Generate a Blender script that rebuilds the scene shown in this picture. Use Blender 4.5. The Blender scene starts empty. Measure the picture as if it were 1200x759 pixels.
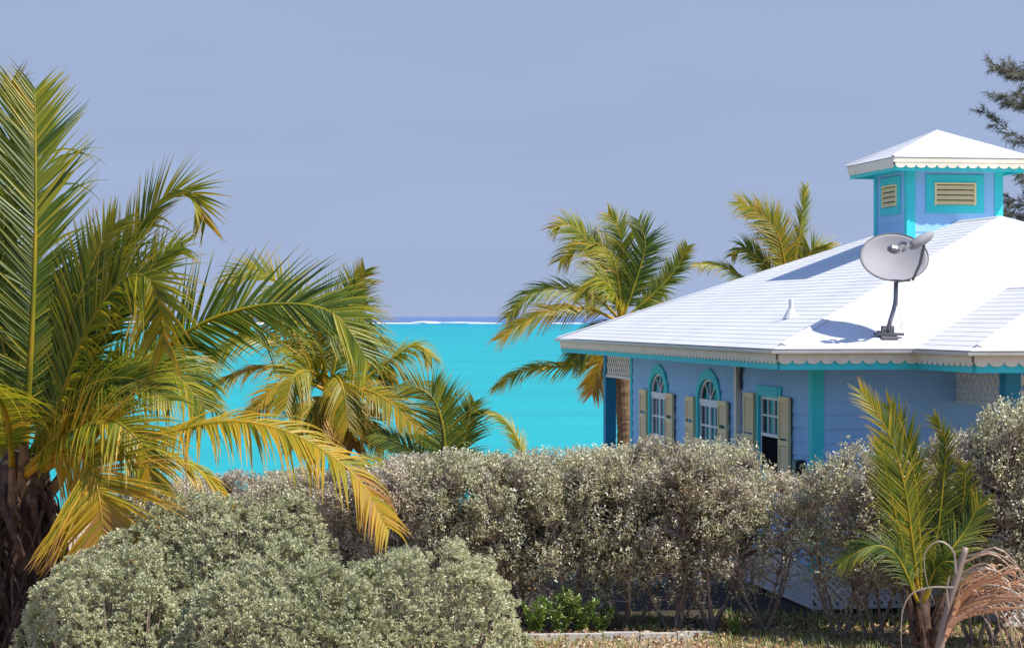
import bpy, bmesh, math, random
import numpy as np
from mathutils import Vector, Matrix, noise

R = math.radians
scene = bpy.context.scene
COL = scene.collection
random.seed(7)

# ------------------------------------------------------------------ camera
EYE = 4.2
FPX = 2600.0                       # focal length in pixels of the 1200 px wide photograph
cam_d = bpy.data.cameras.new('camera')
cam_d.sensor_width = 36.0
cam_d.lens = 36.0 * FPX / 1200.0
cam_d.clip_start = 0.5
cam_d.clip_end = 200000.0
cam = bpy.data.objects.new('camera', cam_d)
COL.objects.link(cam)
cam.location = (0, 0, EYE)
cam.rotation_euler = (R(90 - 0.187), 0, 0)
scene.camera = cam

# ------------------------------------------------------------------ sky and sun
SKY_STRENGTH = 0.15
EXPOSURE = 0.62
SUN_TRAVEL = Vector((-0.545, 0.235, -0.805)).normalized()
sun_pos = -SUN_TRAVEL
sun_el = math.asin(sun_pos.z)
sun_rot = math.atan2(sun_pos.x, sun_pos.y)

world = bpy.data.worlds.new('World')
scene.world = world
world.use_nodes = True
wn = world.node_tree.nodes
wl = world.node_tree.links
wn.clear()
w_out = wn.new('ShaderNodeOutputWorld')
w_bg = wn.new('ShaderNodeBackground')
w_sky = wn.new('ShaderNodeTexSky')
w_sky.sky_type = 'NISHITA'
w_sky.sun_disc = False
w_sky.sun_elevation = sun_el
w_sky.sun_rotation = sun_rot
w_sky.altitude = 0
w_sky.air_density = 1.0
w_sky.dust_density = 0.4
w_sky.ozone_density = 4.0
w_tint = wn.new('ShaderNodeMix')
w_tint.data_type = 'RGBA'
w_tint.blend_type = 'MULTIPLY'
w_tint.inputs[0].default_value = 1.0
w_tint.inputs[7].default_value = (0.92, 0.92, 1.05, 1)
wl.new(w_sky.outputs[0], w_tint.inputs[6])
# the air low over the sea is a hazy lavender blue: blend towards it in the lowest degrees of the sky
w_tc = wn.new('ShaderNodeTexCoord'); w_sep = wn.new('ShaderNodeSeparateXYZ')
wl.new(w_tc.outputs['Generated'], w_sep.inputs[0])
w_ramp = wn.new('ShaderNodeValToRGB')
w_ramp.color_ramp.elements[0].position = 0.0; w_ramp.color_ramp.elements[0].color = (1, 1, 1, 1)
w_ramp.color_ramp.elements[1].position = 0.42; w_ramp.color_ramp.elements[1].color = (0, 0, 0, 1)
w_e = w_ramp.color_ramp.elements.new(0.16); w_e.color = (1, 1, 1, 1)
wl.new(w_sep.outputs['Z'], w_ramp.inputs[0])
w_hz = wn.new('ShaderNodeValToRGB')
HS = 1.0 / (SKY_STRENGTH * 2 ** EXPOSURE)
w_hz.color_ramp.elements[0].position = 0.0; w_hz.color_ramp.elements[0].color = (0.372 * HS, 0.464 * HS, 0.682 * HS, 1)
w_hz.color_ramp.elements[1].position = 0.16; w_hz.color_ramp.elements[1].color = (0.345 * HS, 0.438 * HS, 0.663 * HS, 1)
wl.new(w_sep.outputs['Z'], w_hz.inputs[0])
# faint thin streaks of vapour
w_map = wn.new('ShaderNodeMapping'); w_map.inputs['Scale'].default_value = (5, 5, 32)
wl.new(w_tc.outputs['Generated'], w_map.inputs[0])
w_nz = wn.new('ShaderNodeTexNoise'); w_nz.inputs['Scale'].default_value = 1.5; w_nz.inputs['Detail'].default_value = 4
wl.new(w_map.outputs[0], w_nz.inputs[0])
w_mr = wn.new('ShaderNodeMapRange'); w_mr.inputs[1].default_value = 0.3; w_mr.inputs[2].default_value = 0.7
w_mr.inputs[3].default_value = 0.975; w_mr.inputs[4].default_value = 1.025
wl.new(w_nz.outputs['Fac'], w_mr.inputs[0])
w_hsv = wn.new('ShaderNodeHueSaturation')
wl.new(w_hz.outputs[0], w_hsv.inputs['Color']); wl.new(w_mr.outputs[0], w_hsv.inputs['Value'])
w_mix = wn.new('ShaderNodeMix'); w_mix.data_type = 'RGBA'
wl.new(w_ramp.outputs[0], w_mix.inputs[0]); wl.new(w_tint.outputs[2], w_mix.inputs[6]); wl.new(w_hsv.outputs[0], w_mix.inputs[7])
wl.new(w_mix.outputs[2], w_bg.inputs[0])
w_bg.inputs[1].default_value = SKY_STRENGTH
wl.new(w_bg.outputs[0], w_out.inputs[0])

sun_d = bpy.data.lights.new('sun', 'SUN')
sun_d.energy = 4.6
sun_d.angle = R(0.53)
sun_d.color = (1.0, 0.955, 0.88)
sun = bpy.data.objects.new('sun', sun_d)
COL.objects.link(sun)
sun.location = (40, -20, 60)
sun.rotation_euler = SUN_TRAVEL.to_track_quat('-Z', 'Y').to_euler()

scene.view_settings.view_transform = 'Standard'
scene.view_settings.look = 'None'
scene.view_settings.exposure = EXPOSURE
scene.view_settings.gamma = 1.0
scene.view_settings.use_curve_mapping = False
scene.render.engine = 'CYCLES'
scene.cycles.max_bounces = 6
scene.cycles.transparent_max_bounces = 12

# ------------------------------------------------------------------ helpers
def at(px, py, Y):
    """point at distance Y seen at photo pixel (px, py); used to measure positions"""
    return Vector(((px - 600.0) / FPX * Y, Y, EYE - (py - 371.0) / FPX * Y))

def tag(o, label=None, cat=None, group=None, kind=None):
    if label: o['label'] = label
    if cat: o['category'] = cat
    if group: o['group'] = group
    if kind: o['kind'] = kind
    return o

def empty(name, loc=(0, 0, 0), rz=0.0, label=None, cat=None, group=None):
    o = bpy.data.objects.new(name, None)
    COL.objects.link(o)
    o.location = loc
    o.rotation_euler = (0, 0, rz)
    o.empty_display_size = 0.3
    return tag(o, label, cat, group)

def obj_from_mesh(name, me, parent=None):
    o = bpy.data.objects.new(name, me)
    COL.objects.link(o)
    if parent is not None:
        o.parent = parent
    return o

def catmull(pts, n):
    P = [Vector(p) for p in pts]
    P = [P[0] * 2 - P[1]] + P + [P[-1] * 2 - P[-2]]
    segs = len(P) - 3
    out = []
    for i in range(n + 1):
        u = i / n * segs
        k = min(int(u), segs - 1); t = u - k
        a, b, c, d = P[k:k + 4]
        out.append(0.5 * ((2 * b) + (c - a) * t + (2 * a - 5 * b + 4 * c - d) * t * t + (3 * b - a - 3 * c + d) * t ** 3))
    return out

class MB:
    """collects geometry for ONE mesh object"""
    def __init__(self):
        self.v = []; self.f = []; self.t = []
    def add(self, vs, fs, tone=0.5):
        b = len(self.v)
        self.v.extend([tuple(p) for p in vs])
        if isinstance(tone, (list, tuple)):
            self.t.extend(tone)
        else:
            self.t.extend([tone] * len(vs))
        self.f.extend([tuple(i + b for i in q) for q in fs])
    def hexa(self, p, tone=0.5):
        """8 points: bottom ring 0-3, top ring 4-7"""
        self.add(p, [(3, 2, 1, 0), (4, 5, 6, 7), (0, 1, 5, 4), (1, 2, 6, 5), (2, 3, 7, 6), (3, 0, 4, 7)], tone)
    def box(self, x0, x1, y0, y1, z0, z1, tone=0.5):
        self.hexa([(x0, y0, z0), (x1, y0, z0), (x1, y1, z0), (x0, y1, z0),
                   (x0, y0, z1), (x1, y0, z1), (x1, y1, z1), (x0, y1, z1)], tone)
    def bar(self, a, b, w, h, up=(0, 0, 1), tone=0.5):
        a = Vector(a); b = Vector(b)
        d = (b - a).normalized()
        s = d.cross(Vector(up))
        if s.length < 1e-5: s = d.cross(Vector((1, 0, 0)))
        s.normalize(); n = s.cross(d)
        s *= w / 2; n *= h / 2
        self.hexa([a - s - n, b - s - n, b + s - n, a + s - n, a - s + n, b - s + n, b + s + n, a + s + n], tone)
    def tube(self, pts, radii, seg=8, caps=True, tone=0.5):
        pts = [Vector(p) for p in pts]
        n = len(pts)
        base = len(self.v)
        prev = None
        vs = []
        for i, p in enumerate(pts):
            d = (pts[min(i + 1, n - 1)] - pts[max(i - 1, 0)])
            d = d.normalized() if d.length > 1e-9 else Vector((0, 0, 1))
            if prev is None:
                s = d.cross(Vector((0.31, 0.2, 0.93)))
                if s.length < 0.05: s = d.cross(Vector((1, 0, 0)))
            else:
                s = prev - d * prev.dot(d)
            s.normalize(); prev = s
            t = d.cross(s)
            for k in range(seg):
                a = 2 * math.pi * k / seg
                vs.append(p + (s * math.cos(a) + t * math.sin(a)) * radii[i])
        fs = []
        for i in range(n - 1):
            for k in range(seg):
                k2 = (k + 1) % seg
                fs.append((i * seg + k, i * seg + k2, (i + 1) * seg + k2, (i + 1) * seg + k))
        if caps:
            fs.append(tuple(range(seg - 1, -1, -1)))
            fs.append(tuple((n - 1) * seg + k for k in range(seg)))
        tt = tone
        if isinstance(tone, (list, tuple)):
            tt = []
            for i in range(n): tt += [tone[i]] * seg
        self.add(vs, fs, tt)
    def build(self, name, mat, parent=None, smooth=False):
        me = bpy.data.meshes.new(name)
        me.from_pydata(self.v, [], self.f)
        a = me.attributes.new('tone', 'FLOAT', 'POINT')
        a.data.foreach_set('value', np.array(self.t, dtype=np.float32))
        if smooth:
            me.polygons.foreach_set('use_smooth', np.ones(len(me.polygons), dtype=bool))
        me.materials.append(mat)
        me.update()
        return obj_from_mesh(name, me, parent)

def np_mesh(name, V, T, faces, mat, parent=None):
    """V (n,3), tone (n,), faces (m,k)"""
    me = bpy.data.meshes.new(name)
    n = len(V); m, k = faces.shape
    me.vertices.add(n)
    me.vertices.foreach_set('co', V.astype(np.float32).ravel())
    me.loops.add(m * k)
    me.loops.foreach_set('vertex_index', faces.astype(np.int32).ravel())
    me.polygons.add(m)
    me.polygons.foreach_set('loop_start', np.arange(0, m * k, k, dtype=np.int32))
    me.polygons.foreach_set('loop_total', np.full(m, k, dtype=np.int32))
    a = me.attributes.new('tone', 'FLOAT', 'POINT')
    a.data.foreach_set('value', T.astype(np.float32))
    me.materials.append(mat)
    me.update(calc_edges=True)
    me.validate()
    return obj_from_mesh(name, me, parent)

# ------------------------------------------------------------------ materials
def mat_base(name):
    m = bpy.data.materials.new(name)
    m.use_nodes = True
    nt = m.node_tree
    nt.nodes.clear()
    out = nt.nodes.new('ShaderNodeOutputMaterial')
    return m, nt, out

def paint(name, col, rough=0.55, var=0.10, scale=6.0, bump=0.03, spec=0.4, dirt=None, dirt_amt=0.0, metal=0.0):
    m, nt, out = mat_base(name)
    N, L = nt.nodes, nt.links
    p = N.new('ShaderNodeBsdfPrincipled')
    L.new(p.outputs[0], out.inputs[0])
    tc = N.new('ShaderNodeTexCoord')
    n1 = N.new('ShaderNodeTexNoise'); n1.inputs['Scale'].default_value = scale; n1.inputs['Detail'].default_value = 6
    L.new(tc.outputs['Object'], n1.inputs['Vector'])
    r = N.new('ShaderNodeValToRGB')
    r.color_ramp.elements[0].position = 0.3; r.color_ramp.elements[1].position = 0.7
    c0 = [max(0, c * (1 - var)) for c in col]; c1 = [min(1, c * (1 + var)) for c in col]
    r.color_ramp.elements[0].color = (*c0, 1); r.color_ramp.elements[1].color = (*c1, 1)
    L.new(n1.outputs['Fac'], r.inputs[0])
    cur = r.outputs[0]
    if dirt:
        n2 = N.new('ShaderNodeTexNoise'); n2.inputs['Scale'].default_value = scale * 0.35; n2.inputs['Detail'].default_value = 9
        n2.inputs['Roughness'].default_value = 0.7
        L.new(tc.outputs['Object'], n2.inputs['Vector'])
        r2 = N.new('ShaderNodeValToRGB')
        r2.color_ramp.elements[0].position = 0.45; r2.color_ramp.elements[1].position = 0.75
        r2.color_ramp.elements[1].color = (dirt_amt,) * 3 + (1,)
        L.new(n2.outputs['Fac'], r2.inputs[0])
        mx = N.new('ShaderNodeMix'); mx.data_type = 'RGBA'
        L.new(r2.outputs[0], mx.inputs[0]); L.new(cur, mx.inputs[6]); mx.inputs[7].default_value = (*dirt, 1)
        cur = mx.outputs[2]
    L.new(cur, p.inputs['Base Color'])
    p.inputs['Roughness'].default_value = rough
    p.inputs['Specular IOR Level'].default_value = spec
    p.inputs['Metallic'].default_value = metal
    if bump:
        b = N.new('ShaderNodeBump'); b.inputs['Strength'].default_value = bump * 5; b.inputs['Distance'].default_value = 0.01
        n3 = N.new('ShaderNodeTexNoise'); n3.inputs['Scale'].default_value = scale * 7; n3.inputs['Detail'].default_value = 4
        L.new(tc.outputs['Object'], n3.inputs['Vector'])
        L.new(n3.outputs['Fac'], b.inputs['Height']); L.new(b.outputs[0], p.inputs['Normal'])
    return m

def leafmat(name, stops, transl=0.35, gloss=0.06, rough=0.4, objvar=0.12, tcol=(1, 1, 0.9), huevar=0.0):
    """leaf colours by the per-leaf 'tone'; thin leaf: diffuse + translucent + a little gloss"""
    m, nt, out = mat_base(name)
    N, L = nt.nodes, nt.links
    a = N.new('ShaderNodeAttribute'); a.attribute_name = 'tone'
    r = N.new('ShaderNodeValToRGB')
    el = r.color_ramp.elements
    el[0].position = stops[0][0]; el[0].color = (*stops[0][1], 1)
    el[1].position = stops[-1][0]; el[1].color = (*stops[-1][1], 1)
    for pos, c in stops[1:-1]:
        e = el.new(pos); e.color = (*c, 1)
    L.new(a.outputs['Fac'], r.inputs[0])
    oi = N.new('ShaderNodeObjectInfo')
    mr = N.new('ShaderNodeMapRange')
    mr.inputs[3].default_value = 1 - objvar; mr.inputs[4].default_value = 1 + objvar
    L.new(oi.outputs['Random'], mr.inputs[0])
    hs = N.new('ShaderNodeHueSaturation')
    mh = N.new('ShaderNodeMapRange'); mh.inputs[3].default_value = 0.5 - huevar; mh.inputs[4].default_value = 0.5 + huevar
    fr_ = N.new('ShaderNodeMath'); fr_.operation = 'FRACT'; ml = N.new('ShaderNodeMath'); ml.operation = 'MULTIPLY'; ml.inputs[1].default_value = 7.31
    L.new(oi.outputs['Random'], ml.inputs[0]); L.new(ml.outputs[0], fr_.inputs[0]); L.new(fr_.outputs[0], mh.inputs[0])
    L.new(mh.outputs[0], hs.inputs['Hue'])
    L.new(mr.outputs[0], hs.inputs['Value']); L.new(r.outputs[0], hs.inputs['Color'])
    d = N.new('ShaderNodeBsdfDiffuse'); t = N.new('ShaderNodeBsdfTranslucent'); g = N.new('ShaderNodeBsdfGlossy')
    g.inputs['Roughness'].default_value = rough
    tm = N.new('ShaderNodeMix'); tm.data_type = 'RGBA'; tm.blend_type = 'MULTIPLY'; tm.inputs[0].default_value = 1.0
    tm.inputs[7].default_value = (*tcol, 1)
    L.new(hs.outputs[0], tm.inputs[6])
    L.new(hs.outputs[0], d.inputs[0]); L.new(tm.outputs[2], t.inputs[0])
    g.inputs[0].default_value = (0.9, 0.9, 0.85, 1)
    m1 = N.new('ShaderNodeMixShader'); m1.inputs[0].default_value = transl
    L.new(d.outputs[0], m1.inputs[1]); L.new(t.outputs[0], m1.inputs[2])
    m2 = N.new('ShaderNodeMixShader'); m2.inputs[0].default_value = gloss
    L.new(m1.outputs[0], m2.inputs[1]); L.new(g.outputs[0], m2.inputs[2])
    L.new(m2.outputs[0], out.inputs[0])
    return m

M = {}
M['roof'] = paint('white_roof_paint', (0.61, 0.605, 0.60), 0.6, 0.03, 2.0, 0.02, dirt=(0.45, 0.43, 0.39), dirt_amt=0.5)
M['blue'] = paint('periwinkle_paint', (0.295, 0.54, 0.79), 0.6, 0.05, 2.5, 0.03, spec=0.25, dirt=(0.26, 0.47, 0.72), dirt_amt=0.5)
M['teal'] = paint('turquoise_paint', (0.045, 0.58, 0.60), 0.5, 0.06, 4.0, 0.02, spec=0.3)
M['postblue'] = paint('teal_blue_post_paint', (0.03, 0.26, 0.42), 0.55, 0.06, 4.0, 0.02, spec=0.3)
M['cream'] = paint('cream_paint', (0.76, 0.70, 0.55), 0.55, 0.05, 5.0, 0.02, dirt=(0.58, 0.48, 0.30), dirt_amt=0.4)
M['shutter'] = paint('cream_shutter_paint', (0.80, 0.64, 0.32), 0.55, 0.05, 5.0, 0.02)
M['lattice'] = paint('pale_cream_lattice', (0.80, 0.75, 0.66), 0.55, 0.04, 5.0, 0.02)
M['decking'] = paint('grey_blue_decking', (0.26, 0.30, 0.36), 0.8, 0.1, 4.0, 0.03)
M['white'] = paint('white_trim_paint', (0.78, 0.78, 0.78), 0.5, 0.03, 5.0, 0.02)
M['gutter'] = paint('weathered_white_gutter', (0.60, 0.59, 0.57), 0.45, 0.08, 5.0, 0.02, dirt=(0.42, 0.36, 0.28), dirt_amt=0.5)
M['black'] = paint('black_plastic', (0.02, 0.02, 0.022), 0.4, 0.1, 6, 0.01)
M['mesh'] = paint('black_insect_mesh', (0.015, 0.015, 0.017), 1.0, 0.1, 6, 0, spec=0.0)
M['interior'] = paint('interior_plaster', (0.25, 0.27, 0.30), 0.8, 0.05, 2, 0)
M['reflected_tan'] = paint('tan_pane_reflection', (0.24, 0.19, 0.12), 0.8, 0.2, 9, 0)  # brown reflection of the upper sash panes, put in as colour
M['curtain'] = paint('teal_curtain', (0.16, 0.52, 0.58), 0.8, 0.15, 9, 0)
M['concrete'] = paint('concrete', (0.42, 0.40, 0.36), 0.85, 0.15, 5, 0.08, dirt=(0.25, 0.22, 0.17), dirt_amt=0.7)
M['dish'] = paint('grey_dish_enamel', (0.27, 0.265, 0.275), 0.62, 0.05, 4, 0.0, spec=0.2, dirt=(0.19, 0.185, 0.195), dirt_amt=0.5)
M['dishdark'] = paint('dark_grey_steel', (0.10, 0.10, 0.11), 0.45, 0.1, 8, 0.0, spec=0.4)
M['galv'] = paint('galvanised_steel', (0.20, 0.20, 0.22), 0.4, 0.12, 9, 0.0, spec=0.5, metal=0.4)
M['bark'] = paint('grey_brown_bark', (0.27, 0.205, 0.165), 0.9, 0.35, 14, 0.15, spec=0.1)
M['fibre'] = paint('palm_trunk_fibre', (0.085, 0.050, 0.036), 0.95, 0.5, 22, 0.2, spec=0.1, dirt=(0.24, 0.17, 0.13), dirt_amt=0.7)
M['palmtrunk'] = paint('palm_trunk_bark', (0.20, 0.125, 0.07), 0.9, 0.35, 12, 0.15, spec=0.1)
M['foam'] = paint('sea_foam', (0.85, 0.87, 0.88), 0.8, 0.05, 0.05, 0)

# glass: clear with reflections at a slant
def glass():
    m, nt, out = mat_base('window_glass')
    N, L = nt.nodes, nt.links
    tr = N.new('ShaderNodeBsdfTransparent'); tr.inputs[0].default_value = (0.62, 0.70, 0.72, 1)
    gl = N.new('ShaderNodeBsdfGlossy'); gl.inputs['Roughness'].default_value = 0.03
    fr = N.new('ShaderNodeFresnel'); fr.inputs[0].default_value = 1.5
    mx = N.new('ShaderNodeMixShader')
    L.new(fr.outputs[0], mx.inputs[0]); L.new(tr.outputs[0], mx.inputs[1]); L.new(gl.outputs[0], mx.inputs[2])
    L.new(mx.outputs[0], out.inputs[0])
    return m
M['glass'] = glass()

PALM_STOPS = [(0.0, (0.016, 0.040, 0.008)), (0.28, (0.090, 0.145, 0.012)), (0.52, (0.30, 0.29, 0.018)),
              (0.77, (0.56, 0.35, 0.026)), (1.0, (0.40, 0.20, 0.10))]
M['frond'] = leafmat('palm_leaflet', PALM_STOPS, 0.45, 0.025, 0.45, 0.10, (1.35, 1.25, 0.5))
M['deadfrond'] = leafmat('dried_palm_leaflet', [(0, (0.34, 0.27, 0.22)), (0.4, (0.36, 0.21, 0.12)), (0.7, (0.48, 0.25, 0.13)), (1, (0.54, 0.25, 0.10))], 0.3, 0.06, 0.5, 0.05)
M['silver'] = leafmat('silver_leaf', [(0, (0.34, 0.24, 0.13)), (0.25, (0.38, 0.345, 0.19)), (0.6, (0.55, 0.505, 0.34)), (0.85, (0.67, 0.625, 0.48)), (1, (0.77, 0.74, 0.66))], 0.38, 0.07, 0.40, 0.15, huevar=0.035)
M['sage'] = leafmat('sage_green_leaf', [(0, (0.28, 0.28, 0.13)), (0.5, (0.53, 0.545, 0.33)), (0.85, (0.66, 0.645, 0.43)), (1, (0.64, 0.52, 0.28))], 0.34, 0.04, 0.5, 0.08)
M['weed'] = leafmat('weed_leaf', [(0, (0.06, 0.13, 0.015)), (0.6, (0.16, 0.27, 0.03)), (1, (0.32, 0.36, 0.06))], 0.4, 0.08, 0.4, 0.1)
M['grass'] = leafmat('grass_blade', [(0, (0.09, 0.16, 0.02)), (0.5, (0.26, 0.31, 0.05)), (1, (0.42, 0.34, 0.15))], 0.35, 0.05, 0.5, 0.0)
M['litter'] = leafmat('dead_leaf', [(0, (0.22, 0.12, 0.06)), (0.6, (0.42, 0.24, 0.11)), (1, (0.55, 0.45, 0.30))], 0.1, 0.04, 0.6, 0.0)
M['needle'] = leafmat('casuarina_needle', [(0, (0.06, 0.07, 0.05)), (1, (0.16, 0.16, 0.11))], 0.2, 0.03, 0.5, 0.0)

# ------------------------------------------------------------------ ground and sea
def ground_mat():
    m, nt, out = mat_base('sandy_ground')
    N, L = nt.nodes, nt.links
    p = N.new('ShaderNodeBsdfPrincipled'); L.new(p.outputs[0], out.inputs[0])
    p.inputs['Roughness'].default_value = 0.95; p.inputs['Specular IOR Level'].default_value = 0.1
    tc = N.new('ShaderNodeTexCoord')
    n1 = N.new('ShaderNodeTexNoise'); n1.inputs['Scale'].default_value = 0.9; n1.inputs['Detail'].default_value = 8; n1.inputs['Roughness'].default_value = 0.65
    n2 = N.new('ShaderNodeTexNoise'); n2.inputs['Scale'].default_value = 14; n2.inputs['Detail'].default_value = 6
    L.new(tc.outputs['Object'], n1.inputs[0]); L.new(tc.outputs['Object'], n2.inputs[0])
    r = N.new('ShaderNodeValToRGB')
    e = r.color_ramp.elements
    e[0].position = 0.30; e[0].color = (0.20, 0.15, 0.095, 1)
    e[1].position = 0.62; e[1].color = (0.52, 0.42, 0.31, 1)
    e.new(0.5).color = (0.32, 0.23, 0.14, 1)
    L.new(n1.outputs['Fac'], r.inputs[0])
    mx = N.new('ShaderNodeMix'); mx.data_type = 'RGBA'; mx.blend_type = 'OVERLAY'; mx.inputs[0].default_value = 0.7
    L.new(r.outputs[0], mx.inputs[6]); L.new(n2.outputs['Color'], mx.inputs[7])
    # dark leaf mould with the hedge's shade painted into its colour (a band across the garden, ragged edges)
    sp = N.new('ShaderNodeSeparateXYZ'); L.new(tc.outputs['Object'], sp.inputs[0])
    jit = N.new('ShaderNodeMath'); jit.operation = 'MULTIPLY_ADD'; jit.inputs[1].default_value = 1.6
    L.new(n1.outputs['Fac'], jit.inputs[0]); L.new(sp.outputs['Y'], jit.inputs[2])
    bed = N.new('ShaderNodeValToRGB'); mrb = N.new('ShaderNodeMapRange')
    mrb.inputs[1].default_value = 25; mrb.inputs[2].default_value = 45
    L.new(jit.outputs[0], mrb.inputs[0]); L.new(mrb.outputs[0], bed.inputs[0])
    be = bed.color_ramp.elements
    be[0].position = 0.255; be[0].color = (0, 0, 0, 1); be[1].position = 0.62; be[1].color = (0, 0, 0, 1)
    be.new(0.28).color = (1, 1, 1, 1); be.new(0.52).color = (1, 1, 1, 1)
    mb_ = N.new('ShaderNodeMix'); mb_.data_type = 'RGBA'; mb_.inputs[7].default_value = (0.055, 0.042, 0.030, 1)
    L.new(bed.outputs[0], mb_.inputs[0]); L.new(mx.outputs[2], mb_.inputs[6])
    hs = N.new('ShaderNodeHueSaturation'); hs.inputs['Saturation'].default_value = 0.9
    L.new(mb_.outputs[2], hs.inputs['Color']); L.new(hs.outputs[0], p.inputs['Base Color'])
    b = N.new('ShaderNodeBump'); b.inputs['Strength'].default_value = 0.6; b.inputs['Distance'].default_value = 0.05
    L.new(n2.outputs['Fac'], b.inputs['Height']); L.new(b.outputs[0], p.inputs['Normal'])
    return m

def build_ground():
    mb = MB()
    xs = [-3000, -800, -200, -60] + [x for x in np.arange(-30, 31, 1.5)] + [60, 200, 800, 3000]
    ys = [-400, -60, -10, 5, 12] + [y for y in np.arange(16, 60, 1.5)] + [65, 72, 80, 90, 105, 130, 200, 500]
    def z(x, y):
        k = min(1, max(0, (x - 1) / 7)); s = min(1, max(0, (y - 46 - 16 * k) / 34)); s = s * s * (3 - 2 * s)
        v = -4.0 * s
        if 14 < y < 60 and abs(x) < 31:
            v += 0.05 * noise.noise((x * 0.4, y * 0.4, 1.3)) - 0.02
        return v
    vs = [(x, y, z(x, y)) for y in ys for x in xs]
    n = len(xs)
    fs = [(j * n + i, j * n + i + 1, (j + 1) * n + i + 1, (j + 1) * n + i) for j in range(len(ys) - 1) for i in range(n - 1)]
    mb.add(vs, fs)
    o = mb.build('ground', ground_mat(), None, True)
    tag(o, 'sandy ground with litter under the shrubs and house', 'ground', kind='structure')
build_ground()

def sea_mat():
    m, nt, out = mat_base('lagoon_water')
    N, L = nt.nodes, nt.links
    tc = N.new('ShaderNodeTexCoord')
    sp = N.new('ShaderNodeSeparateXYZ'); L.new(tc.outputs['Object'], sp.inputs[0])
    # sea-floor shade by distance out to the reef; broken by slow bands along the shore
    mp = N.new('ShaderNodeMapping'); mp.inputs['Scale'].default_value = (0.0016, 0.008, 1)
    L.new(tc.outputs['Object'], mp.inputs[0])
    nb = N.new('ShaderNodeTexNoise'); nb.inputs['Scale'].default_value = 1.0; nb.inputs['Detail'].default_value = 5
    L.new(mp.outputs[0], nb.inputs[0])
    mr = N.new('ShaderNodeMapRange'); mr.inputs[1].default_value = 0; mr.inputs[2].default_value = 3000
    L.new(sp.outputs['Y'], mr.inputs[0])
    ad = N.new('ShaderNodeMath'); ad.operation = 'MULTIPLY_ADD'; ad.inputs[1].default_value = 0.10; 
    L.new(nb.outputs['Fac'], ad.inputs[0]); L.new(mr.outputs[0], ad.inputs[2])
    r = N.new('ShaderNodeValToRGB'); e = r.color_ramp.elements
    e[0].position = 0.0; e[0].color = (0.010, 0.325, 0.325, 1)
    e[1].position = 1.0; e[1].color = (0.09, 0.15, 0.29, 1)
    e.new(0.14).color = (0.007, 0.29, 0.305, 1)
    e.new(0.45).color = (0.005, 0.25, 0.305, 1)
    e.new(0.66).color = (0.008, 0.22, 0.31, 1)
    e.new(0.74).color = (0.07, 0.14, 0.29, 1)
    L.new(ad.outputs[0], r.inputs[0])
    # small mottling of sand and weed
    mp2 = N.new('ShaderNodeMapping'); mp2.inputs['Scale'].default_value = (0.015, 0.06, 1)
    L.new(tc.outputs['Object'], mp2.inputs[0])
    n2 = N.new('ShaderNodeTexNoise'); n2.inputs['Scale'].default_value = 1.0; n2.inputs['Detail'].default_value = 7
    L.new(mp2.outputs[0], n2.inputs[0])
    mr2 = N.new('ShaderNodeMapRange'); mr2.inputs[1].default_value = 0.3; mr2.inputs[2].default_value = 0.7; mr2.inputs[3].default_value = 0.90; mr2.inputs[4].default_value = 1.06
    L.new(n2.outputs['Fac'], mr2.inputs[0])
    hs = N.new('ShaderNodeHueSaturation'); L.new(mr2.outputs[0], hs.inputs['Value']); L.new(r.outputs[0], hs.inputs['Color'])
    p = N.new('ShaderNodeBsdfPrincipled'); L.new(p.outputs[0], out.inputs[0])
    L.new(hs.outputs[0], p.inputs['Base Color'])
    p.inputs['Roughness'].default_value = 0.45; p.inputs['Specular IOR Level'].default_value = 0.08
    n3 = N.new('ShaderNodeTexNoise'); n3.inputs['Scale'].default_value = 0.5; n3.inputs['Detail'].default_value = 6
    L.new(tc.outputs['Object'], n3.inputs[0])
    b = N.new('ShaderNodeBump'); b.inputs['Strength'].default_value = 0.35; b.inputs['Distance'].default_value = 0.4
    L.new(n3.outputs['Fac'], b.inputs['Height']); L.new(b.outputs[0], p.inputs['Normal'])
    return m

SEA_Z = -1.5
mb = MB()
mb.add([(-60000, 48, SEA_Z), (60000, 48, SEA_Z), (60000, 90000, SEA_Z), (-60000, 90000, SEA_Z)], [(0, 1, 2, 3)])
tag(mb.build('sea', sea_mat()), 'bright turquoise lagoon with deep blue water beyond the reef', 'sea', kind='structure')

# surf breaking on the reef: long low broken ridges of foam
mb = MB()
rng = random.Random(11)
for row, (Y0, h, dens) in enumerate([(1700, 0.4, 0.5), (1850, 0.7, 0.95), (1960, 0.6, 0.8), (2100, 0.7, 0.45), (2350, 0.9, 0.25), (2800, 1.3, 0.15)]):
    x = -1200
    while x < 1200:
        ln = rng.uniform(10, 60)
        if rng.random() < dens:
            k = max(3, int(ln / 6)); top = []; fr = []; bk = []
            wd = rng.uniform(8, 26)
            y0 = Y0 + rng.uniform(-25, 25)
            for i in range(k + 1):
                u = i / k; e = math.sin(math.pi * u) ** 0.6
                hh = h * e * rng.uniform(0.5, 1.2)
                yy = y0 + rng.uniform(-3, 3)
                xx = x + ln * u
                fr.append((xx, yy - wd * e, SEA_Z + 0.02)); top.append((xx, yy, SEA_Z + 0.03 + hh)); bk.append((xx, yy + wd * 0.4 * e + 0.2, SEA_Z + 0.02))
            n = k + 1
            fs = []
            for i in range(k):
                fs += [(i, i + 1, n + i + 1, n + i), (n + i, n + i + 1, 2 * n + i + 1, 2 * n + i)]
            mb.add(fr + top + bk, fs)
        x += ln + rng.uniform(0, 40)
tag(mb.build('surf', M['foam']), 'white surf breaking along the reef near the horizon', 'surf', kind='stuff')

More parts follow.
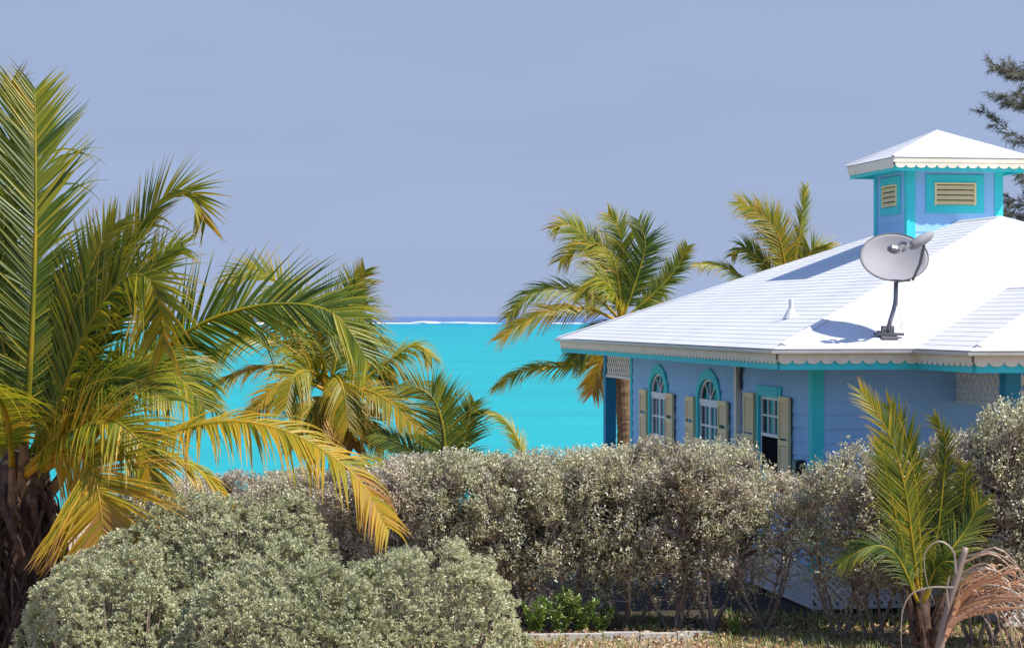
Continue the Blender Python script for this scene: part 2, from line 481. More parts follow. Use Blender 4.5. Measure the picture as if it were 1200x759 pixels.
# ------------------------------------------------------------------ the house
# local axes: x along the front, y away along the long side, origin under the near left eave corner
TH = R(9.6)
house = empty('beach_house', (3.625, 30.6, 0), TH,
              'pale blue beach house with white hipped roof, turquoise trim and a cupola', 'house')
HM = Matrix.Translation((3.625, 30.6, 0)) @ Matrix.Rotation(TH, 4, 'Z')
W, LEN, OV = 11.0, 16.0, 0.8
ZE = 3.75; TAN = 0.384
FLOOR = 0.80
WU, WQ, WH = 2.03, 2.09, 2.31         # wing: left eave, projection, half width

def clip_poly(poly, axis, val, keep_ge):
    out = []
    for i in range(len(poly)):
        a, b = poly[i], poly[(i + 1) % len(poly)]
        da, db = a[axis] - val, b[axis] - val
        if not keep_ge: da, db = -da, -db
        if da >= 0: out.append(a)
        if (da >= 0) != (db >= 0):
            t = da / (da - db)
            out.append(tuple(a[k] + (b[k] - a[k]) * t for k in range(len(a))))
    return out

def roof_facet(mb, poly, origin, along, up, z0, tan, ex=0.165, lift=0.0045):
    """poly in plan; courses step up the slope; each course butt stands proud"""
    pl = []
    for x, y in poly:
        dx, dy = x - origin[0], y - origin[1]
        pl.append((dx * along[0] + dy * along[1], dx * up[0] + dy * up[1]))
    dmax = max(p[1] for p in pl)
    k = 0
    e = ex * math.cos(math.atan(tan))
    while k * e < dmax - 1e-6:
        c = clip_poly(clip_poly(pl, 1, k * e, True), 1, (k + 1) * e, False)
        if len(c) >= 3:
            vs = []
            for a, d in c:
                z = z0 + tan * d + lift * (1 - (d - k * e) / e) + 0.004
                vs.append((origin[0] + along[0] * a + up[0] * d, origin[1] + along[1] * a + up[1] * d, z))
            mb.add(vs, [tuple(range(len(vs)))])
            lo = [a for a, d in c if abs(d - k * e) < 1e-6]
            if len(lo) >= 2:
                a0, a1 = min(lo), max(lo); d = k * e
                q = []
                for a, zz in ((a0, 0.0), (a1, 0.0), (a1, lift + 0.004), (a0, lift + 0.004)):
                    q.append((origin[0] + along[0] * a + up[0] * d, origin[1] + along[1] * a + up[1] * d, z0 + tan * d + zz))
                mb.add(q, [(0, 1, 2, 3)])
        k += 1

h = W / 2
mb = MB()
roof_facet(mb, [(0, 0), (h, h), (h, LEN - h), (0, LEN)], (0, 0), (0, 1), (1, 0), ZE, TAN)
roof_facet(mb, [(0, 0), (W, 0), (h, h)], (0, 0), (1, 0), (0, 1), ZE, TAN)
roof_facet(mb, [(W, 0), (W, LEN), (h, LEN - h), (h, h)], (W, 0), (0, 1), (-1, 0), ZE, TAN)
roof_facet(mb, [(0, LEN), (h, LEN - h), (W, LEN)], (0, LEN), (1, 0), (0, -1), ZE, TAN)
# wing
x0, x1, y0 = WU, WU + 2 * WH, -WQ
roof_facet(mb, [(x0, y0), (x0 + WH, y0 + WH), (x0 + WH, WH), (x0, 0)], (x0, y0), (0, 1), (1, 0), ZE, TAN)
roof_facet(mb, [(x0, y0), (x1, y0), (x0 + WH, y0 + WH)], (x0, y0), (1, 0), (0, 1), ZE, TAN)
roof_facet(mb, [(x1, y0), (x1, 0), (x0 + WH, WH), (x0 + WH, y0 + WH)], (x1, y0), (0, 1), (-1, 0), ZE, TAN)
roof = mb.build('roof', M['roof'], house)
# hip and ridge caps
mb = MB()
zp = ZE + TAN * h
def cap(a, b, zo=0.008, w=0.13):
    a = Vector(a); b = Vector(b); d = (b - a).normalized()
    s = d.cross(Vector((0, 0, 1))).normalized() * w / 2
    up = Vector((0, 0, 1))
    dn = -0.028 if abs(d.z) > 0.02 else -0.022
    mb.add([a + s + up * dn, a + up * zo, a - s + up * dn, b + s + up * dn, b + up * zo, b - s + up * dn],
           [(0, 1, 4, 3), (1, 2, 5, 4), (0, 2, 1), (3, 4, 5)])
for a, b in [((0.14, 0.14, ZE + 0.03 + .14 * TAN), (h, h, zp + 0.01)), ((W, 0, ZE + 0.03), (h, h, zp + 0.01)),
             ((0, LEN, ZE + 0.03), (h, LEN - h, zp + 0.01)), ((W, LEN, ZE + 0.03), (h, LEN - h, zp + 0.01)),
             ((h, h, zp + 0.01), (h, LEN - h, zp + 0.01)),
             ((x0 + .14, y0 + .14, ZE + 0.03 + .14 * TAN), (x0 + WH, y0 + WH, ZE + TAN * WH + 0.01)),
             ((x1, y0, ZE + 0.03), (x0 + WH, y0 + WH, ZE + TAN * WH + 0.01)),
             ((x0 + WH, y0 + WH, ZE + TAN * WH + 0.01), (x0 + WH, WH, ZE + TAN * WH + 0.01))]:
    cap(a, b)
mb.build('ridge_cap', M['roof'], roof)
# plumbing vent on the left slope
mb = MB()
vp = (1.15, 3.05)
zv = ZE + TAN * vp[0]
mb.tube([(vp[0], vp[1], zv - 0.02), (vp[0], vp[1], zv + 0.10), (vp[0], vp[1], zv + 0.13)], [0.13, 0.06, 0.045], 12)
mb.tube([(vp[0], vp[1], zv + 0.08), (vp[0], vp[1], zv + 0.27)], [0.035, 0.035], 12)
mb.build('vent_pipe', M['roof'], roof, False)

# eaves: soffit, turquoise fascia, scalloped fretwork board, gutter
def scallop(mb, a, b, out, ztop, zb, depth, pitch, th=0.022):
    a = Vector(a); b = Vector(b); o = Vector(out) * th
    L_ = (b - a).length; n = max(1, round(L_ / pitch)); m = 8
    pts = []
    for i in range(n * m + 1):
        u = i / (n * m)
        ph = (i % m) / m
        z = zb - depth * math.sqrt(max(0, 1 - (2 * ph - 1) ** 2))
        if i % m == 0: z = zb
        p = a + (b - a) * u
        pts.append((p, z))
    vs = []
    for p, z in pts:
        vs += [(p.x, p.y, ztop), (p.x, p.y, z), (p.x + o.x, p.y + o.y, ztop), (p.x + o.x, p.y + o.y, z)]
    fs = []
    for i in range(len(pts) - 1):
        k = i * 4; q = k + 4
        fs += [(k + 2, k + 3, q + 3, q + 2), (k, q, q + 1, k + 1), (k + 1, q + 1, q + 3, k + 3), (k, k + 2, q + 2, q)]
    mb.add(vs, fs)

def eave_run(a, b, out, fas, fre, gut, ms=0.0, me=0.0):
    """a->b along the eave line, out = outward unit vector"""
    a = Vector((*a, 0)); b = Vector((*b, 0)); o = Vector((*out, 0)); d = (b - a).normalized()
    inn = -0.06
    # fascia
    p, q = a + o * inn - d * ms * inn, b + o * inn + d * me * inn
    p2, q2 = p - o * 0.03, q - o * 0.03
    fas.hexa([(*p2.xy, 3.465), (*q2.xy, 3.465), (*q.xy, 3.465), (*p.xy, 3.465), (*p2.xy, 3.725), (*q2.xy, 3.725), (*q.xy, 3.725), (*p.xy, 3.725)])
    # fretwork, on the face of the fascia
    pf, qf = p + o * 0.002, q + o * 0.002
    scallop(fre, pf, qf, out, 3.70, 3.605, 0.060, 0.20)
    # gutter
    g = []
    for off, z in ((0.026, 3.73), (0.026, 3.692), (0.09, 3.687), (0.115, 3.697), (0.125, 3.740), (0.112, 3.740), (0.100, 3.705), (0.036, 3.702), (0.036, 3.73)):
        oo = off + inn
        pa = a + o * oo - d * ms * max(0, oo) * -0 ; pb = b + o * oo
        pa = a + o * oo + d * (-ms * oo); pb = b + o * oo + d * (me * oo)
        g.append(((pa.x, pa.y, z), (pb.x, pb.y, z)))
    vs = [v for pr in g for v in pr]
    n = len(g)
    fs = [(2 * i, 2 * i + 1, (2 * i + 3) % (2 * n), (2 * i + 2) % (2 * n)) for i in range(n)]
    fs += [tuple(2 * i for i in range(n)), tuple(2 * i + 1 for i in range(n - 1, -1, -1))]
    gut.add(vs, fs)

fas, fre, gut = MB(), MB(), MB()
for a, b, o, s, e in [((0, LEN), (0, 0), (-1, 0), 1, 1), ((0, 0), (x0, 0), (0, -1), 1, -1),
                      ((x0, 0), (x0, y0), (-1, 0), -1, 1), ((x0, y0), (x1, y0), (0, -1), 1, 1),
                      ((x1, y0), (x1, 0), (1, 0), 1, -1), ((x1, 0), (W, 0), (0, -1), -1, 1),
                      ((W, 0), (W, LEN), (1, 0), 1, 1), ((W, LEN), (0, LEN), (0, 1), 1, 1)]:
    eave_run(a, b, o, fas, fre, gut, s, e)
fas.build('fascia_board', M['teal'], house)
fre.build('scalloped_trim', M['cream'], house)
gutter_o = gut.build('gutter', M['gutter'], house)
sof = MB()
zs = 3.53
I = 0.085
for (xa, xb, ya, yb) in [(I, OV, I, LEN - I), (OV, W - OV, I, OV), (W - OV, W - I, I, LEN - I), (OV, W - OV, LEN - OV, LEN - I),
                         (x0 + I, x1 - I, y0 + I, I)]:
    sof.box(xa, xb, ya, yb, zs, zs + 0.02)
sof.build('soffit', M['blue'], house)

# ---- clapboard walls with openings.  a wall: origin, direction along, outward normal
def wall_strip(mb, org, d, o, length, z0, z1, holes, course=0.2, lap=0.020, sub=4):
    org = Vector(org); d = Vector(d); o = Vector(o)
    z = z0
    n = int(math.ceil((z1 - z0) / course))
    for k in range(n):
        c0 = z0 + k * course; c1 = min(c0 + course, z1)
        for s in range(sub):
            a = c0 + (c1 - c0) * s / sub; b = c0 + (c1 - c0) * (s + 1) / sub
            spans = [(0, length)]
            for hole in holes:
                r = hole(a, b)
                if r is None: continue
                ns = []
                for p, q in spans:
                    if r[0] > p: ns.append((p, min(q, r[0])))
                    if r[1] < q: ns.append((max(p, r[1]), q))
                spans = [x for x in ns if x[1] - x[0] > 1e-4]
            la = lap * (1 - s / sub) ; lb = lap * (1 - (s + 1) / sub)
            for p, q in spans:
                A = org + d * p; B = org + d * q
                mb.add([(*(A + o * la).xy, a), (*(B + o * la).xy, a), (*(B + o * lb).xy, b), (*(A + o * lb).xy, b)], [(0, 1, 2, 3)])
                if s == 0:
                    mb.add([(*A.xy, a), (*B.xy, a), (*(B + o * la).xy, a), (*(A + o * la).xy, a)], [(0, 1, 2, 3)])

def rect_hole(p, q, za, zb):
    return lambda a, b: (p, q) if (b > za + 1e-6 and a < zb - 1e-6) else None

def arch_hole(p, q, za, zs_, rise):
    c, hw = (p + q) / 2, (q - p) / 2
    def f(a, b):
        if b <= za + 1e-6 or a >= zs_ + rise: return None
        if a < zs_: return (p, q)
        w = hw * math.sqrt(max(0, 1 - ((a - zs_) / rise) ** 2))
        return (c - w, c + w) if w > 0.02 else None
    return f

# window data on the long left wall, y from the near eave line
RW = dict(p=2.42, q=3.48, z0=1.78, z1=2.99)                       # plain sash window
AW = [dict(p=5.92, q=7.22, z0=1.98, zs=2.80, rise=0.36), dict(p=9.58, q=10.82, z0=1.98, zs=2.80, rise=0.36)]
WALL_END = 12.54
wl_mb = MB()
yo = OV
holes = [rect_hole(RW['p'] - yo, RW['q'] - yo, RW['z0'], RW['z1'])]
for w in AW: holes.append(arch_hole(w['p'] - yo, w['q'] - yo, w['z0'], w['zs'], w['rise']))
wall_strip(wl_mb, (OV, OV, 0), (0, 1, 0), (-1, 0, 0), WALL_END - OV, FLOOR, 3.53, holes)
wall_strip(wl_mb, (OV, OV, 0), (1, 0, 0), (0, -1, 0), W - 2 * OV, FLOOR, 3.53, [])
wall_strip(wl_mb, (W - OV, OV, 0), (0, 1, 0), (1, 0, 0), LEN - 2 * OV, FLOOR, 3.53, [])
wall_strip(wl_mb, (OV, WALL_END, 0), (1, 0, 0), (0, 1, 0), 3.0, FLOOR, 3.53, [])
wall_strip(wl_mb, (OV + 3.0, LEN - OV, 0), (1, 0, 0), (0, 1, 0), W - 2 * OV - 3.0, FLOOR, 3.53, [])
wall_strip(wl_mb, (OV + 3.0, WALL_END, 0), (0, 1, 0), (-1, 0, 0), LEN - OV - WALL_END, FLOOR, 3.53, [])
wl_mb.build('wall', M['blue'], house)
# inner faces, floor
mb = MB()
zt = 3.52
def sheet(a, b, z0, z1, holes=()):
    a = Vector(a); b = Vector(b); d = (b - a).normalized(); n = 40
    L_ = (b - a).length
    for k in range(n):
        za = z0 + (z1 - z0) * k / n; zb_ = z0 + (z1 - z0) * (k + 1) / n
        spans = [(0, L_)]
        for hl in holes:
            r = hl(za, zb_)
            if r is None: continue
            ns = []
            for p, q in spans:
                if r[0] > p: ns.append((p, min(q, r[0])))
                if r[1] < q: ns.append((max(p, r[1]), q))
            spans = ns
        for p, q in spans:
            A = a + d * p; B = a + d * q
            mb.add([(*A.xy, za), (*B.xy, za), (*B.xy, zb_), (*A.xy, zb_)], [(0, 1, 2, 3)])
sheet((OV + 0.14, OV, 0), (OV + 0.14, WALL_END, 0), FLOOR, zt, holes)
mb.box(OV + 0.14, W - OV - 0.1, OV + 0.1, WALL_END - 0.1, zt - 0.05, zt - 0.01)
mb.box(OV + 4.5, OV + 4.6, OV + 0.1, WALL_END - 0.1, FLOOR + 0.02, zt - 0.06)
mb.build('interior_lining', M['interior'], house)
mb = MB()
mb.box(OV, W - OV, OV, LEN - OV, FLOOR - 0.14, FLOOR - 0.004)
mb.box(WU + OV, WU + 2 * WH - OV, -WQ + OV, OV - 0.01, FLOOR - 0.14, FLOOR - 0.004)
mb.build('floor_deck', M['decking'], house)

# corner boards, frieze boards
for boxes in ([(OV - 0.03, OV + 0.15, OV - 0.03, OV + 0.0), (OV - 0.03, OV, OV, OV + 0.15)],
              [(OV - 0.03, OV + 0.0, WALL_END - 0.14, WALL_END + 0.02)],
              [(W - OV - 0.15, W - OV + 0.03, OV - 0.03, OV), (W - OV, W - OV + 0.03, OV, OV + 0.15)]):
    mb = MB()
    for (xa, xb, ya, yb) in boxes: mb.box(xa, xb, ya, yb, FLOOR - 0.25, 3.525)
    mb.build('corner_board', M['teal'], house)

# windows
def window_bits(name_label):
    pass

def make_rect_window(w):
    p, q, za, zb = w['p'], w['q'], w['z0'], w['z1']
    X = OV
    fr = MB()
    t = 0.13; pr = 0.045
    fr.box(X - pr, X + 0.012, p - t, p, za - 0.06, zb + 0.16)
    fr.box(X - pr, X + 0.012, q, q + t, za - 0.06, zb + 0.16)
    fr.box(X - pr - 0.01, X + 0.012, p, q, zb, zb + 0.16)
    fr.box(X - pr - 0.03, X + 0.012, p, q, za - 0.07, za)
    f = fr.build('window', M['teal'], house)
    s = MB()
    sx0, sx1 = X + 0.0, X + 0.035
    mid = (za + zb) / 2 + 0.02
    s.box(sx0, sx1, p, p + 0.045, za, zb); s.box(sx0, sx1, q - 0.045, q, za, zb)
    s.box(sx0, sx1, p + 0.045, q - 0.045, zb - 0.05, zb); s.box(sx0, sx1, p + 0.045, q - 0.045, za, za + 0.05)
    s.box(sx0 - 0.012, sx1, p + 0.045, q - 0.045, mid - 0.025, mid + 0.025)
    n = 3
    for i in range(1, n):
        y = p + 0.045 + (q - p - 0.09) * i / n
        s.box(sx0 + 0.004, sx1, y - 0.013, y + 0.013, mid + 0.025, zb - 0.05)
    zz = (mid + zb) / 2
    s.box(sx0 + 0.006, sx1 - 0.002, p + 0.045, q - 0.045, zz - 0.013, zz + 0.013)
    s.build('sash', M['white'], f)
    g = MB(); gx = X + 0.025
    g.add([(gx, p + .03, za + .03), (gx, q - .03, za + .03), (gx, q - .03, zb - .03), (gx, p + .03, zb - .03)], [(0, 3, 2, 1)])
    g.build('glass', M['glass'], f)
    sc = MB()
    sc.box(X + 0.004, X + 0.012, p + 0.046, q - 0.046, za + 0.051, mid - 0.026)
    sc.build('insect_screen', M['mesh'], f)
    c = MB()
    n = 26
    vs = []
    for i in range(n + 1):
        y = p + (q - p) * i / n; x = X + 0.075 + 0.015 * math.sin(i * 1.9)
        vs += [(x, y, mid + 0.03), (x, y, zb - 0.0)]
    c.add(vs, [(2 * i, 2 * i + 2, 2 * i + 3, 2 * i + 1) for i in range(n)])
    c.build('curtain', M['reflected_tan'], f)  # sheet behind the upper panes; its tan colour stands for their brown reflection
    return f

def make_arch_window(w, back):
    p, q, za, zs_, rise = w['p'], w['q'], w['z0'], w['zs'], w['rise']
    X = OV; c = (p + q) / 2; hw = (q - p) / 2; t = 0.15; pr = 0.045
    fr = MB()
    def arc(r_in, r_out, rin_h, rout_h, x0, x1, mbx, n=28):
        vs = []
        for i in range(n + 1):
            a = math.pi * i / n
            ca, sa = math.cos(a), math.sin(a)
            for (rw, rh) in ((r_in, rin_h), (r_out, rout_h)):
                for x in (x0, x1):
                    vs.append((x, c - rw * ca, zs_ + rh * sa))
        fs = []
        for i in range(n):
            b = 4 * i; d = b + 4
            fs += [(b, d, d + 2, b + 2), (b + 1, b + 3, d + 3, d + 1), (b, b + 1, d + 1, d), (b + 2, d + 2, d + 3, b + 3)]
        mbx.add(vs, fs)
    arc(hw, hw + t, rise, rise + t * 1.1, X - pr, X + 0.012, fr)
    fr.box(X - pr, X + 0.012, p - t, p, za - 0.06, zs_); fr.box(X - pr, X + 0.012, q, q + t, za - 0.06, zs_)
    fr.box(X - pr - 0.03, X + 0.012, p, q, za - 0.07, za)
    f = fr.build('window', M['teal'], house)
    s = MB(); a0, a1 = X, X + 0.035
    arc(hw - 0.04, hw - 0.001, rise - 0.04, rise - 0.001, a0, a1, s)
    s.box(a0 - 0.012, a1, p, q, zs_ - 0.075, zs_ + 0.01)                 # transom bar
    for y in (p, c - 0.035, q - 0.045):
        s.box(a0, a1, y, y + (0.07 if y == c - 0.035 else 0.045), za, zs_ - 0.075)
    for y0_, y1_ in ((p + 0.045, c - 0.035), (c + 0.035, q - 0.045)):
        s.box(a0, a1, y0_, y1_, za, za + 0.05); s.box(a0, a1, y0_, y1_, zs_ - 0.11, zs_ - 0.075)
        ym = (y0_ + y1_) / 2
        s.box(a0 + 0.004, a1, ym - 0.013, ym + 0.013, za + 0.05, zs_ - 0.11)
        zm = za + (zs_ - za) * 0.47
        s.box(a0 + 0.006, a1 - 0.002, y0_, y1_, zm - 0.018, zm + 0.018)
    for ang in (55, 90, 125):                                             # fan bars
        ca, sa = math.cos(R(ang)), math.sin(R(ang))
        s.bar((X + 0.018 + ang * 1e-5, c, zs_ + 0.01), (X + 0.018 + ang * 1e-5, c - (hw - 0.03) * ca, zs_ + (rise - 0.03) * sa), 0.021, 0.024, (1, 0, 0))
    s.build('sash', M['white'], f)
    g = MB(); gx = X + 0.026
    vs = [(gx, p + .02, za + .02), (gx, q - .02, za + .02)]
    n = 20
    for i in range(n + 1):
        a = math.pi * i / n
        vs.append((gx, c + (hw - .02) * math.cos(a), zs_ + (rise - .02) * math.sin(a)))
    g.add(vs, [tuple(range(len(vs) - 1, -1, -1))])
    g.build('glass', M['glass'], f)
    cu = MB()
    zt_ = zs_ + rise if back else zs_ - 0.05
    n = 44; vs = []
    for i in range(n + 1):
        y = p - 0.05 + (q - p + 0.1) * i / n; x = X + 0.085 + 0.02 * math.sin(i * 1.7) + 0.01 * math.sin(i * 0.6)
        vs += [(x, y, za), (x, y, zt_)]
    cu.add(vs, [(2 * i, 2 * i + 2, 2 * i + 3, 2 * i + 1) for i in range(n)])
    cu.build('curtain', M['curtain'], f)
    return f

def shutter(ya, yb, za, zb):
    X = OV - 0.055
    f = MB(); t = 0.06
    f.box(X - 0.03, X + 0.012, ya, ya + t, za, zb); f.box(X - 0.03, X + 0.012, yb - t, yb, za, zb)
    for z in (za, (za + zb) / 2 - 0.04, zb - 0.08):
        f.box(X - 0.029, X + 0.011, ya + t, yb - t, z, z + 0.08)
    z = za + 0.085
    while z < zb - 0.09:
        if abs(z - (za + zb) / 2) > 0.06:
            f.hexa([(X - 0.026, ya + t, z), (X - 0.026, yb - t, z), (X - 0.018, yb - t, z), (X - 0.018, ya + t, z),
                    (X - 0.004, ya + t, z + 0.045), (X - 0.004, yb - t, z + 0.045), (X + 0.006, yb - t, z + 0.045), (X + 0.006, ya + t, z + 0.045)])
        z += 0.042
    return f.build('shutter', M['shutter'], house)

make_rect_window(RW)
make_arch_window(AW[0], False)
make_arch_window(AW[1], True)
for ya, yb, za, zb in [(1.76, 2.28, 1.65, 3.02), (3.64, 4.22, 1.65, 3.02), (5.22, 5.76, 1.85, 2.83), (7.38, 7.95, 1.85, 2.83),
                       (8.90, 9.42, 1.85, 2.83), (10.98, 11.52, 1.85, 2.83)]:
    shutter(ya, yb, za, zb)

# downpipe, meter
mb = MB()
mb.box(OV - 0.10, OV - 0.02, 4.56, 4.68, 0.1, 3.50)
mb.hexa([(OV - 0.10, 4.56, 3.50), (OV - 0.02, 4.56, 3.50), (OV - 0.02, 4.68, 3.50), (OV - 0.10, 4.68, 3.50),
         (0.03, 4.565, 3.655), (0.10, 4.565, 3.655), (0.10, 4.675, 3.655), (0.03, 4.675, 3.655)])
for z in (1.3, 2.3, 3.2):
    mb.box(OV - 0.105, OV - 0.012, 4.53, 4.71, z, z + 0.03)
mb.build('downpipe', M['cream'], house)
mb = MB()
mb.tube([(OV - 0.05, 4.40, 3.52), (OV - 0.05, 4.42, 3.40), (OV - 0.05, 4.50, 3.28), (OV - 0.04, 4.50, 3.05)], [0.03] * 4, 8)
mb.build('conduit', M['dishdark'], house)
mb = MB()
mb.box(OV - 0.13, OV - 0.012, 1.14, 1.36, 1.92, 2.14)
mb.box(OV - 0.15, OV - 0.13, 1.16, 1.34, 1.94, 2.12)
mb.tube([(OV - 0.06, 1.25, 1.0), (OV - 0.06, 1.25, 1.92)], [0.018, 0.018], 8)
mb.build('meter_box', M['black'], house)

# porch posts, lattice friezes, beams
def post(x, y, s=0.22):
    mb = MB()
    mb.box(x, x + s, y, y + s, FLOOR, 3.525)
    mb.box(x - 0.02, x + s + 0.02, y - 0.02, y + s + 0.02, FLOOR, FLOOR + 0.18)
    mb.box(x - 0.018, x + s + 0.018, y - 0.018, y + s + 0.018, 3.0, 3.05)
    return mb.build('porch_post', M['postblue'], house)
post(OV, LEN - OV - 0.24)
post(WU + OV, -WQ + OV)
post(WU + 2 * WH - OV - 0.22, -WQ + OV)

def lattice(mb, org, d, length, z0, z1, pitch=0.20, bw=0.068, th=0.012, frame=0.05):
    org = Vector(org); d = Vector(d); o = Vector((d.y, -d.x, 0))
    hgt = z1 - z0
    for layer, sgn in ((0, 1), (1, -1)):
        k = -hgt
        while k < length + hgt:
            # line from (k,0) to (k+hgt,hgt) ; mirrored for the other layer
            a0, b0 = (k, 0.0), (k + hgt, hgt)
            if sgn < 0: a0, b0 = (k, hgt), (k + hgt, 0.0)
            (s0, t0), (s1, t1) = a0, b0
            # clip to 0..length
            if s1 > 0.01 and s0 < length - 0.01:
                if s0 < 0: t0 = t0 + (t1 - t0) * (0 - s0) / (s1 - s0); s0 = 0
                if s1 > length: t1 = t0 + (t1 - t0) * (length - s0) / (s1 - s0); s1 = length
                if s1 - s0 > 0.02:
                    A = org + d * s0 + o * (layer * th * 1.05); B = org + d * s1 + o * (layer * th * 1.05)
                    mb.bar((A.x, A.y, z0 + t0), (B.x, B.y, z0 + t1), bw, th, tuple(o))
            k += pitch
    if frame:
        for (sa, sb, ta, tb) in ((-0.0, length, -frame, 0.0), (-0.0, length, hgt, hgt + frame * 0.7)):
            A = org + d * sa; B = org + d * sb
            zc = z0 + (ta + tb) / 2
            mb.bar((A.x, A.y, zc), (B.x, B.y, zc), abs(tb - ta), 0.045, tuple(o))

mb = MB(); lattice(mb, (OV + 0.03, WALL_END + 0.02, 0), (0, 1, 0), LEN - OV - 0.24 - WALL_END - 0.02, 3.02, 3.46)
mb.build('lattice_frieze', M['lattice'], house)
mb = MB(); lattice(mb, (WU + OV + 0.1, -WQ + OV + 0.22, 0), (0, 1, 0), WQ - 0.24, 3.02, 3.46)
mb.build('lattice_frieze', M['lattice'], house)
mb = MB(); lattice(mb, (WU + OV + 0.22, -WQ + OV + 0.1, 0), (1, 0, 0), 2 * WH - 2 * OV - 0.44, 3.02, 3.46)
mb.build('lattice_frieze', M['lattice'], house)

# skirting lattice and foundation boards below the floor
mb = MB()
lattice(mb, (OV + 0.02, OV, 0), (0, 1, 0), LEN - 2 * OV, 0.10, FLOOR - 0.21, 0.11, 0.055, 0.012, 0.06)
lattice(mb, (OV, OV + 0.02, 0), (1, 0, 0), WU, 0.10, FLOOR - 0.21, 0.11, 0.055, 0.012, 0.06)
lattice(mb, (WU + OV + 0.02, -WQ + OV, 0), (0, 1, 0), WQ, 0.10, FLOOR - 0.21, 0.11, 0.055, 0.012, 0.06)
lattice(mb, (WU + OV, -WQ + OV + 0.02, 0), (1, 0, 0), 2 * WH - 2 * OV, 0.10, FLOOR - 0.21, 0.11, 0.055, 0.012, 0.06)
mb.build('skirting_lattice', M['gutter'], house)
for y in (OV + 0.05, 4.4, 8.2, 11.9, LEN - OV - 0.3):
    for x in (OV + 0.05, 5.3, W - OV - 0.3):
        mb = MB(); mb.box(x, x + 0.25, y, y + 0.25, -0.1, FLOOR - 0.145)
        mb.build('foundation_pier', M['concrete'], house)
mb = MB()
mb.box(OV - 0.02, OV + 0.03, OV, LEN - OV, FLOOR - 0.16, FLOOR + 0.02)
mb.box(OV, W - OV, OV - 0.02, OV + 0.03, FLOOR - 0.16, FLOOR + 0.02)
mb.build('sill_board', M['blue'], house)

# ---- cupola
CU, CV, CH = 5.44, 8.3, 0.86
cz0, cz1 = 5.0, 6.95
mb = MB()
for (a, d, o) in [((CU - CH, CV - CH), (1, 0, 0), (0, -1, 0)), ((CU - CH, CV - CH), (0, 1, 0), (-1, 0, 0)),
                  ((CU + CH, CV - CH), (0, 1, 0), (1, 0, 0)), ((CU - CH, CV + CH), (1, 0, 0), (0, 1, 0))]:
    wall_strip(mb, (a[0], a[1], 0), d, o, 2 * CH, cz0, cz1 - 0.02, [], 0.17, 0.010, 1)
cup = mb.build('cupola', M['blue'], house)
mb = MB()
RH, cze = 1.27, 6.95
tanc = 0.44
for (org, al, up) in [((-RH, -RH), (1, 0), (0, 1)), ((-RH, -RH), (0, 1), (1, 0)), ((RH, -RH), (0, 1), (-1, 0)), ((-RH, RH), (1, 0), (0, -1))]:
    oo = (CU + org[0], CV + org[1])
    e = (oo[0] + al[0] * 2 * RH, oo[1] + al[1] * 2 * RH)
    roof_facet(mb, [oo, e, (CU, CV)], oo, al, up, cze, tanc, 0.15, 0.005)
mb.build('roof', M['roof'], cup)
mb = MB()
ap = (CU, CV, cze + tanc * RH + 0.012)
for sx, sy in ((-1, -1), (1, -1), (-1, 1), (1, 1)):
    cap((CU + sx * RH, CV + sy * RH, cze + 0.025), ap, 0.02, 0.10)
mb.build('ridge_cap', M['roof'], cup)
fs_, sc_ = MB(), MB()
for (a, b, o) in [((-1, -1), (1, -1), (0, -1)), ((-1, 1), (-1, -1), (-1, 0)), ((1, -1), (1, 1), (1, 0)), ((1, 1), (-1, 1), (0, 1))]:
    r = RH - 0.05
    p = Vector((CU + a[0] * r, CV + a[1] * r, 0)); q = Vector((CU + b[0] * r, CV + b[1] * r, 0)); ov = Vector((*o, 0))
    d = (q - p).normalized()
    # cream board at the edge, then scallops under it, a turquoise board behind
    p1, q1 = p + ov * 0.04 - d * 0.04, q + ov * 0.04 + d * 0.04
    sc_.hexa([(*(p + ov * 0.012 - d * .012).xy, 6.865), (*(q + ov * 0.012 + d * .012).xy, 6.865), (*q1.xy, 6.865), (*p1.xy, 6.865),
              (*(p + ov * 0.012 - d * .012).xy, 6.945), (*(q + ov * 0.012 + d * .012).xy, 6.945), (*q1.xy, 6.945), (*p1.xy, 6.945)])
    scallop(sc_, p + ov * 0.012, q + ov * 0.012, o, 6.865, 6.825, 0.055, 0.195)
    i = p - ov * 0.02 + d * 0.02; j = q - ov * 0.02 - d * 0.02
    fs_.hexa([(*i.xy, 6.72), (*j.xy, 6.72), (*q.xy, 6.72), (*p.xy, 6.72), (*i.xy, 6.94), (*j.xy, 6.94), (*q.xy, 6.94), (*p.xy, 6.94)])
fs_.box(CU - RH + 0.09, CU + RH - 0.09, CV - RH + 0.09, CV + RH - 0.09, 6.86, 6.88)
fs_.build('fascia_board', M['teal'], cup)
sc_.build('scalloped_trim', M['cream'], cup)
mb = MB()
for sx in (-1, 1):
    for sy in (-1, 1):
        X_, Y_ = CU + sx * CH, CV + sy * CH
        a, b = sorted((X_ + sx * 0.025, X_ - sx * 0.13)); c_, d_ = sorted((Y_ + sy * 0.025, Y_))
        mb.box(a, b, c_, d_, cz0, 6.85)
        a, b = sorted((X_ + sx * 0.025, X_)); c_, d_ = sorted((Y_, Y_ - sy * 0.13))
        mb.box(a, b, c_, d_, cz0, 6.85)
# top frieze band of the walls
for (xa, xb, ya, yb) in [(CU - CH + .13, CU + CH - .13, CV - CH - .022, CV - CH), (CU - CH - .022, CU - CH, CV - CH + .13, CV + CH - .13),
                         (CU + CH, CU + CH + .022, CV - CH + .13, CV + CH - .13), (CU - CH + .13, CU + CH - .13, CV + CH, CV + CH + .022)]:
    mb.box(xa, xb, ya, yb, 6.74, 6.848)
mb.build('corner_board', M['teal'], cup)
